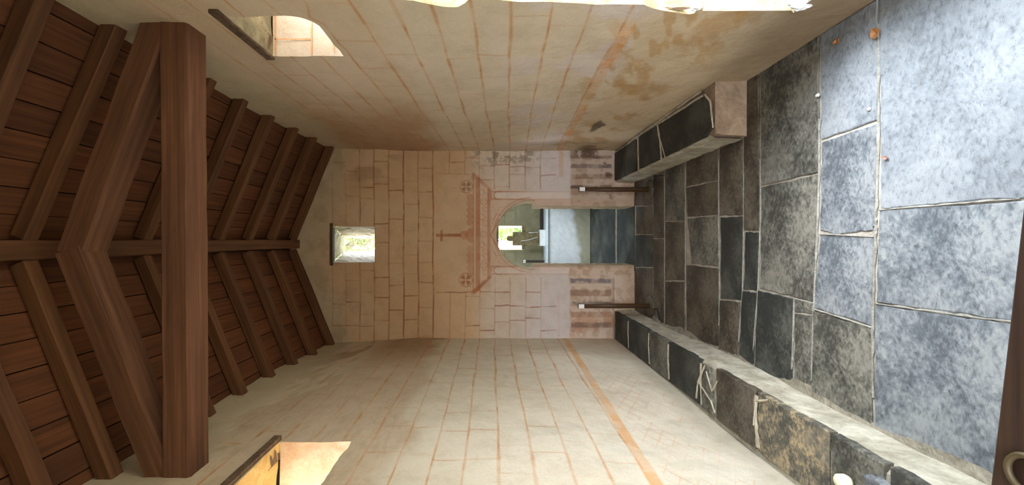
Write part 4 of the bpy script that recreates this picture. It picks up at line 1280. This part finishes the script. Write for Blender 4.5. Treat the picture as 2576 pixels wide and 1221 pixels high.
# carved stone on a white plinth
AT = AH
def PA(x, y, z=6.60): return P(x, y, z)
def cbox(nm, xa, xb, ya, yb, z0, z1, mt, par, bev=0.004):
    a = P(xa, ya, 6.6); b = P(xb, yb, 6.6)
    return box(nm, (min(a[0], b[0]), z0, min(a[2], b[2])), (max(a[0], b[0]), z1, max(a[2], b[2])), mt, par, bev)
cx0 = P(1365, 598, 6.6)
pl = tag(box('plinth', (P(0, 619, 6.6)[0], 6.50, AT), (P(0, 579, 6.6)[0], 6.70, AT + 0.085), M['altar'], None, 0.004), 'small white plinth standing on the altar top under the carved stone', 'plinth')
ptop = AT + 0.085
cs = tag(empty('carved_stone', (cx0[0], 6.6, ptop)), 'carved stone with a cross-shaped outline on a white plinth in front of the far window', 'carved stone')
xa, xb = P(0, 618, 6.6)[0], P(0, 584, 6.6)[0]
zt_ = P(1290, 0, 6.6)[2]
# body with relief
vs, fs = [], []
r = random.Random(6); nx, nz = 12, 18
for i in range(nx + 1):
    for k in range(nz + 1):
        u_, v_ = i / nx, k / nz
        rel = 0.020 * math.exp(-((u_ - .45 - .15 * math.sin(v_ * 7)) / 0.16) ** 2) + r.uniform(-.004, .004)
        edge = 0 if (i in (0, nx) or k in (0, nz)) else 1
        vs.append((xa + (xb - xa) * u_, 6.565 - rel * edge, ptop + (zt_ - ptop) * v_))
for i in range(nx):
    for k in range(nz):
        a = i * (nz + 1) + k; fs.append((a, a + 1, a + nz + 2, a + nz + 1))
b0 = len(vs)
vs += [(xa, 6.565, ptop), (xb, 6.565, ptop), (xb, 6.645, ptop), (xa, 6.645, ptop), (xa, 6.565, zt_), (xb, 6.565, zt_), (xb, 6.645, zt_), (xa, 6.645, zt_)]
fs += [(b0 + 1, b0 + 2, b0 + 6, b0 + 5), (b0 + 2, b0 + 3, b0 + 7, b0 + 6), (b0 + 3, b0, b0 + 4, b0 + 7), (b0 + 4, b0 + 5, b0 + 6, b0 + 7), (b0, b0 + 1, b0 + 2, b0 + 3)]
mk('carved_body', vs, fs, M['carved'], cs, (cx0[0], 6.6, ptop), smooth=False)
h0, h1 = P(1290, 0, 6.6)[2], P(1275, 0, 6.6)[2]
hx = P(0, 600.5, 6.6)[0]; hr = 6.5 * 6.6 / F
lobe = [(hx - hr, h0)] + [(hx - hr * math.cos(math.pi * k / 10), h1 - hr + hr * math.sin(math.pi * k / 10)) for k in range(11)] + [(hx + hr, h0)]
vs = [(x, 6.57, z) for x, z in lobe] + [(x, 6.64, z) for x, z in lobe]; n = len(lobe)
fs = [tuple(range(n)), tuple(range(2 * n - 1, n - 1, -1))] + [(i, (i + 1) % n, n + (i + 1) % n, n + i) for i in range(n)]
mk('top_lobe', vs, fs, M['carved'], cs, (hx, 6.6, h0))
for (ya, yb) in ((568, 584), (618, 628)):
    cbox('side_arm', 1313, 1322, ya, yb, 6.58, 6.63, M['carved'], cs)
# white ribbons of lime on the stone
for k, pts in enumerate(([(1310, 607), (1330, 604), (1353, 597)], [(1330, 586), (1353, 585)])):
    tube('lime_streak', [(P(x, y, 6.55)[0], 6.545, P(x, y, 6.55)[2]) for x, y in pts], 0.0035, M['white'], cs, 5)
# label stand on the altar
ls = tag(empty('label_stand', (P(0, 658, 6.6)[0], 6.6, AT)), 'small dark post with a white square label, at the left end of the altar top', 'label stand')
a = P(1322, 655, 6.6); b = P(1365, 661, 6.6)
box('post', (b[0], 6.585, AT), (a[0], 6.61, a[2]), M['darkwood'], ls, 0.002)
box('label', (b[0] - .002, 6.583, a[2]), (a[0] + .002, 6.612, a[2] + 0.035), M['white'], ls, 0.002)
box('label_mark', ((a[0] + b[0]) / 2 - .008, 6.5815, a[2] + .011), ((a[0] + b[0]) / 2 + .008, 6.584, a[2] + 0.023), M['cord'], ls, 0.0005)
sr = tag(beam('stone_ledge', (0.2, 6.73, AT + 0.027), (0.6, 6.73, AT + 0.027), 0.03, 0.05, M['darkwood'], None, 6, .001, .003, 3), 'dark narrow rail along the back of the altar top', 'rail')
sr.name = 'back_rail'

# ------------------------------------------------------------------ barrier posts
def barrier_post(px, pyy, top, label):
    b = onfloor(px, pyy); z = b[1]
    t = tag(empty('barrier_post', b), label, 'barrier post', 'barrier posts before the doorway')
    ht = HC + (VX - top) * z / F
    R = 0.098
    lathe('base', [(0.002, 0), (R, 0), (R, 0.008), (R * 0.93, 0.016), (0.02, 0.020), (0.002, 0.02)], (b[0], b[1], 0.003), M['base'], t, 32)
    lathe('pole', [(0.002, 0.018), (0.024, 0.018), (0.024, ht), (0.002, ht)], (b[0], b[1], 0), M['post'], t, 18)
    box('pole_groove', (b[0] - .003, b[1] - .0262, .03), (b[0] + .003, b[1] - .021, ht - .06), M['darkwood'], t, 0.0005)
    box('label_tag', (b[0] - .019, b[1] - .031, ht - .055), (b[0] + .019, b[1] - .023, ht - .002), M['white'], t, 0.001)
    return b
pl_ = barrier_post(1638, 770, 1454, 'brown barrier post on a round base, left of the doorway by the long bench')
pr_ = barrier_post(1636, 477, 1456, 'brown barrier post on a round base, right of the doorway by the short bench')
q = [pl_, onfloor(1655, 776), onfloor(1660, 800), onfloor(1668, 812)]
pts = [(p[0], p[1], 0.008) for p in q[1:]]
tag(tube('floor_cord', [(pl_[0] - 0.02, pl_[1] - .10, .02)] + pts, 0.0045, M['cord']), 'thin black cord lying on the floor by the left barrier post base', 'cord')
pts = [(p[0], p[1], 0.008) for p in (onfloor(1648, 470), onfloor(1652, 455), onfloor(1647, 445), onfloor(1669, 441))]
tag(tube('floor_cord', [(pr_[0] + 0.01, pr_[1] - .10, .02)] + pts, 0.0045, M['cord']), 'thin black cord lying on the floor by the right barrier post base', 'cord')

# ------------------------------------------------------------------ small things
def leaf(px, pyy, ln, wd, ang, label, mat, seed):
    b = onfloor(px, pyy); r = random.Random(seed); vs, fs = [], []
    n = 7
    for i in range(n):
        t = i / (n - 1); w_ = wd * math.sin(math.pi * min(0.97, t * 0.9 + 0.06)); x = (t - .5) * ln
        for k in (-1, 0, 1):
            y = k * w_; zz_ = 0.008 + 0.35 * w_ * abs(k) + 0.012 * (t - .5) ** 2 * 4
            vs.append((b[0] + x * math.cos(ang) - y * math.sin(ang), b[1] + x * math.sin(ang) + y * math.cos(ang), zz_))
    for i in range(n - 1):
        for k in (0, 1): fs.append((3 * i + k, 3 * i + k + 1, 3 * i + k + 4, 3 * i + k + 3))
    o = mk('dry_leaf', vs, fs, mat, None, (b[0], b[1], 0.006)); so = o.modifiers.new('thick', 'SOLIDIFY'); so.thickness = 0.002
    return tag(o, label, 'leaf', 'dry leaves on the floor')
leaf(2210, 84, 0.05, 0.020, 0.4, 'largest curled orange-brown dry leaf on the pale floor slabs near the right wall', M['leaf_dry'], 1)
leaf(2113, 103, 0.034, 0.013, 1.8, 'small orange dry leaf at the shadow edge beside the right wall', M['leaf_dry'], 2)
M['leaf_pink'] = plain('pinkish_leaf', lin(150, 104, 92), 0.6, 0, 0.2, 60)
leaf(2236, 397, 0.028, 0.008, 1.4, 'tiny reddish dry leaf in the middle of the big pale slab', M['leaf_pink'], 3)
b = onfloor(2062, 240); tag(lump('pebble', (b[0], b[1], .010), .009, M['pebble'], None, 4, (1, 1.3, .7), .12), 'small white chip at a slab joint near the shadow edge', 'chip')
b = onfloor(2191, 274); tag(lump('pebble', (b[0], b[1], .009), .008, M['pebble'], None, 9, (1, 1.0, .7), .12), 'round white chip lying on the pale slab near the right wall', 'chip')
lump('lime_chip', (LB - 0.002, 3.03, .095), .011, M['pebble'], bl, 8, (.5, 1.6, .7), .3)
b = onfloor(2118, 1212, HL + 0.03)
lathe_o = lathe('cream_jar', [(0.002, 0), (0.020, 0), (0.026, 0.012), (0.026, 0.035), (0.019, 0.044), (0.002, 0.046)], (b[0], b[1], HL + .004), M['wax'], None, 20)
tag(lathe_o, 'small cream glazed jar on the left bench at the frame edge', 'jar')
q = [onfloor(x, y, HL)[:2] for x, y in ((2185, 1195), (2215, 1200), (2262, 1235), (2200, 1240))]
vs, fs = prism(q, HL + 0.002, HL + 0.03, 0.008, 0.003, random.Random(5), 4)
tag(mk('loose_stone', vs, fs, M['slate_rough'], None, (q[0][0], q[0][1], HL)), 'flat blue-grey stone lying on the left bench at the frame edge', 'stone')

# wooden table corner in front of the viewer, with a ring
TZ = 0.95
def ont(x, y): return onfloor(x, y, TZ)
e0 = ont(2578, 455); e1 = ont(2489, 1230); e2 = ont(2484, 1290)
tb = tag(empty('wooden_table', (e1[0] + .1, 0.30, 0)), 'dark brown wooden table, its edge at the corner of the picture', 'table')
dv = Vector((e1[0] - e0[0], e1[1] - e0[1])); far_r = Vector(e0[:2]) - dv * 0.12; far_l = Vector(e1[:2]) + dv * 0.25
q = [(far_r.x, far_r.y), (far_l.x, far_l.y), (far_l.x + 0.05, far_l.y - 0.32), (far_r.x + 0.05, far_r.y - 0.32)]
M['tablewood'] = wood('table_wood', lin(30, 18, 12), lin(58, 38, 26), lin(80, 56, 38), 0.55, 0.05)
vs, fs = prism(q, TZ - 0.03, TZ, 0.004, 0.0, random.Random(1), 2)
mk('tabletop', vs, fs, M['tablewood'], tb, (q[0][0], q[0][1], TZ))
for (x, y) in q:
    cxm = sum(p[0] for p in q) / 4; cym = sum(p[1] for p in q) / 4
    x = cxm + (x - cxm) * .85; y = cym + (y - cym) * .8
    box('leg', (x - .018, y - .018, -0.004), (x + .018, y + .018, TZ - 0.03), M['tablewood'], tb, 0.002)
rc_ = onfloor(2583, 1196, TZ + 0.006)
vs, fs = [], []
for i in range(32):
    a = 2 * math.pi * i / 32
    for k in range(8):
        c_ = 2 * math.pi * k / 8
        rr = 0.019 + 0.0034 * math.cos(c_)
        vs.append((rc_[0] + rr * math.cos(a) * 1.15, rc_[1] + rr * math.sin(a), TZ + .0042 + .0042 * math.sin(c_)))
for i in range(32):
    for k in range(8):
        fs.append((i * 8 + k, ((i + 1) % 32) * 8 + k, ((i + 1) % 32) * 8 + (k + 1) % 8, i * 8 + (k + 1) % 8))
tag(mk('metal_ring', vs, fs, M['ring'], None, (rc_[0], rc_[1], TZ), smooth=True), 'dull brass ring lying on the dark wooden table top', 'ring')

# ------------------------------------------------------------------ outdoors
gv = [(-40, -40, -0.35), (40, -40, -0.35), (40, 60, -0.35), (-40, 60, -0.35)]
gr = mk('ground', gv, [(0, 1, 2, 3)], M['grass']); gr['kind'] = 'structure'


def tree(name, c, trunk_h, crown, n, label, seed, leafsize=0.06):
    t = tag(empty(name, (c[0], c[1], -0.35)), label, 'tree' if 'tree' in name else 'bush')
    r = random.Random(seed)
    tips = []
    def limb(p, d, L, rad, depth):
        pts = [p]; q = Vector(p); dd = Vector(d).normalized()
        for i in range(4):
            dd = (dd + Vector((r.uniform(-.22, .22), r.uniform(-.22, .22), r.uniform(-.05, .2)))).normalized()
            q = q + dd * L / 4; pts.append(tuple(q))
        tube('branch' if depth else 'trunk', pts, rad, M['bark'], t, 5 if depth else 8, taper=0.55)
        if depth < 2:
            for k in range(4 if depth else 5):
                a = r.uniform(0, 6.28); limb(pts[r.choice([2, 3, 4])], (math.cos(a), math.sin(a), r.uniform(.2, 1.0)), L * .62, rad * .5, depth + 1)
        tips.append(q)
    limb((c[0], c[1], -0.37), (0, 0, 1), trunk_h, 0.05 * trunk_h / 1.5, 0)
    N_ = n
    rs_ = np.random.RandomState(seed)
    dirs = rs_.normal(size=(N_, 3)); dirs /= np.linalg.norm(dirs, axis=1)[:, None]
    rad = rs_.rand(N_) ** 0.45
    cl = rs_.rand(N_)
    cen = dirs * rad[:, None] * np.array(crown) + np.array([c[0], c[1], -0.35 + trunk_h + crown[2] * 0.35])
    # clump: thin out by noise
    keep = fbm(cen[:, 0] * 1.0 + cen[:, 2], cen[:, 1] + cen[:, 2] * .7, 2.2, seed, 2) > 0.44
    cen = cen[keep]; N_ = len(cen)
    a = rs_.normal(size=(N_, 3)); a /= np.linalg.norm(a, axis=1)[:, None]
    b = np.cross(a, rs_.normal(size=(N_, 3))); b /= np.linalg.norm(b, axis=1)[:, None]
    s = (leafsize * (0.6 + 0.8 * rs_.rand(N_)))[:, None]
    V = np.stack([cen - a * s, cen + b * s * .42, cen + a * s, cen - b * s * .42], 1).reshape(-1, 3)
    Fq = [(4 * i, 4 * i + 1, 4 * i + 2, 4 * i + 3) for i in range(N_)]
    me = bpy.data.meshes.new('foliage'); base = Vector((c[0], c[1], -0.35))
    me.from_pydata(((V - np.array(base)) * G).tolist(), [], Fq); me.materials.append(M['leaf'])
    o = bpy.data.objects.new('foliage', me); COL.objects.link(o); o.parent = t; o['kind'] = 'stuff'
    return t


tree('leafy_tree', (0.3, 12.4, 0), 6.2, (2.0, 1.6, 2.2), 9000, 'sunlit green tree seen through the small gable window', 11, 0.075)
tree('leafy_bush', (0.55, 8.9, 0), 1.1, (0.62, 0.5, 0.9), 3800, 'bright green bush outside the chancel window, to its right', 12, 0.05)
tree('leafy_bush', (-0.85, 9.8, 0), 1.3, (0.65, 0.5, 0.9), 3800, 'loose green bush outside the chancel window, farther left', 13, 0.05)

# ------------------------------------------------------------------ light portals in the openings
portal('portal_door', (XR + TH, 1.14, 1.24), (-1, 0, 0), 1.3, 2.1)
portal('portal_back', (0, -0.9, 0.98), (0, 1, 0), 0.95, 2.0)
portal('portal_window_right', (XR + TH, 1.95, 2.58), (-1, 0, 0), 0.5, 0.5)
portal('portal_window_left', (XL - TH, 1.93, 2.54), (1, 0, 0), 0.5, 0.5)
portal('portal_gable', (-0.045, zo, 3.13), (0, -1, 0), 0.2, 0.6)
portal('portal_chancel', (0.056, CY1 + .4, 1.47), (0, -1, 0), 0.45, 0.9)
portal('portal_chancel_left', (XL - .1, 5.6, 1.5), (1, 0, 0), 0.6, 0.8)
portal('portal_chancel_right', (XR + .1, 5.6, 1.5), (-1, 0, 0), 0.6, 0.8)
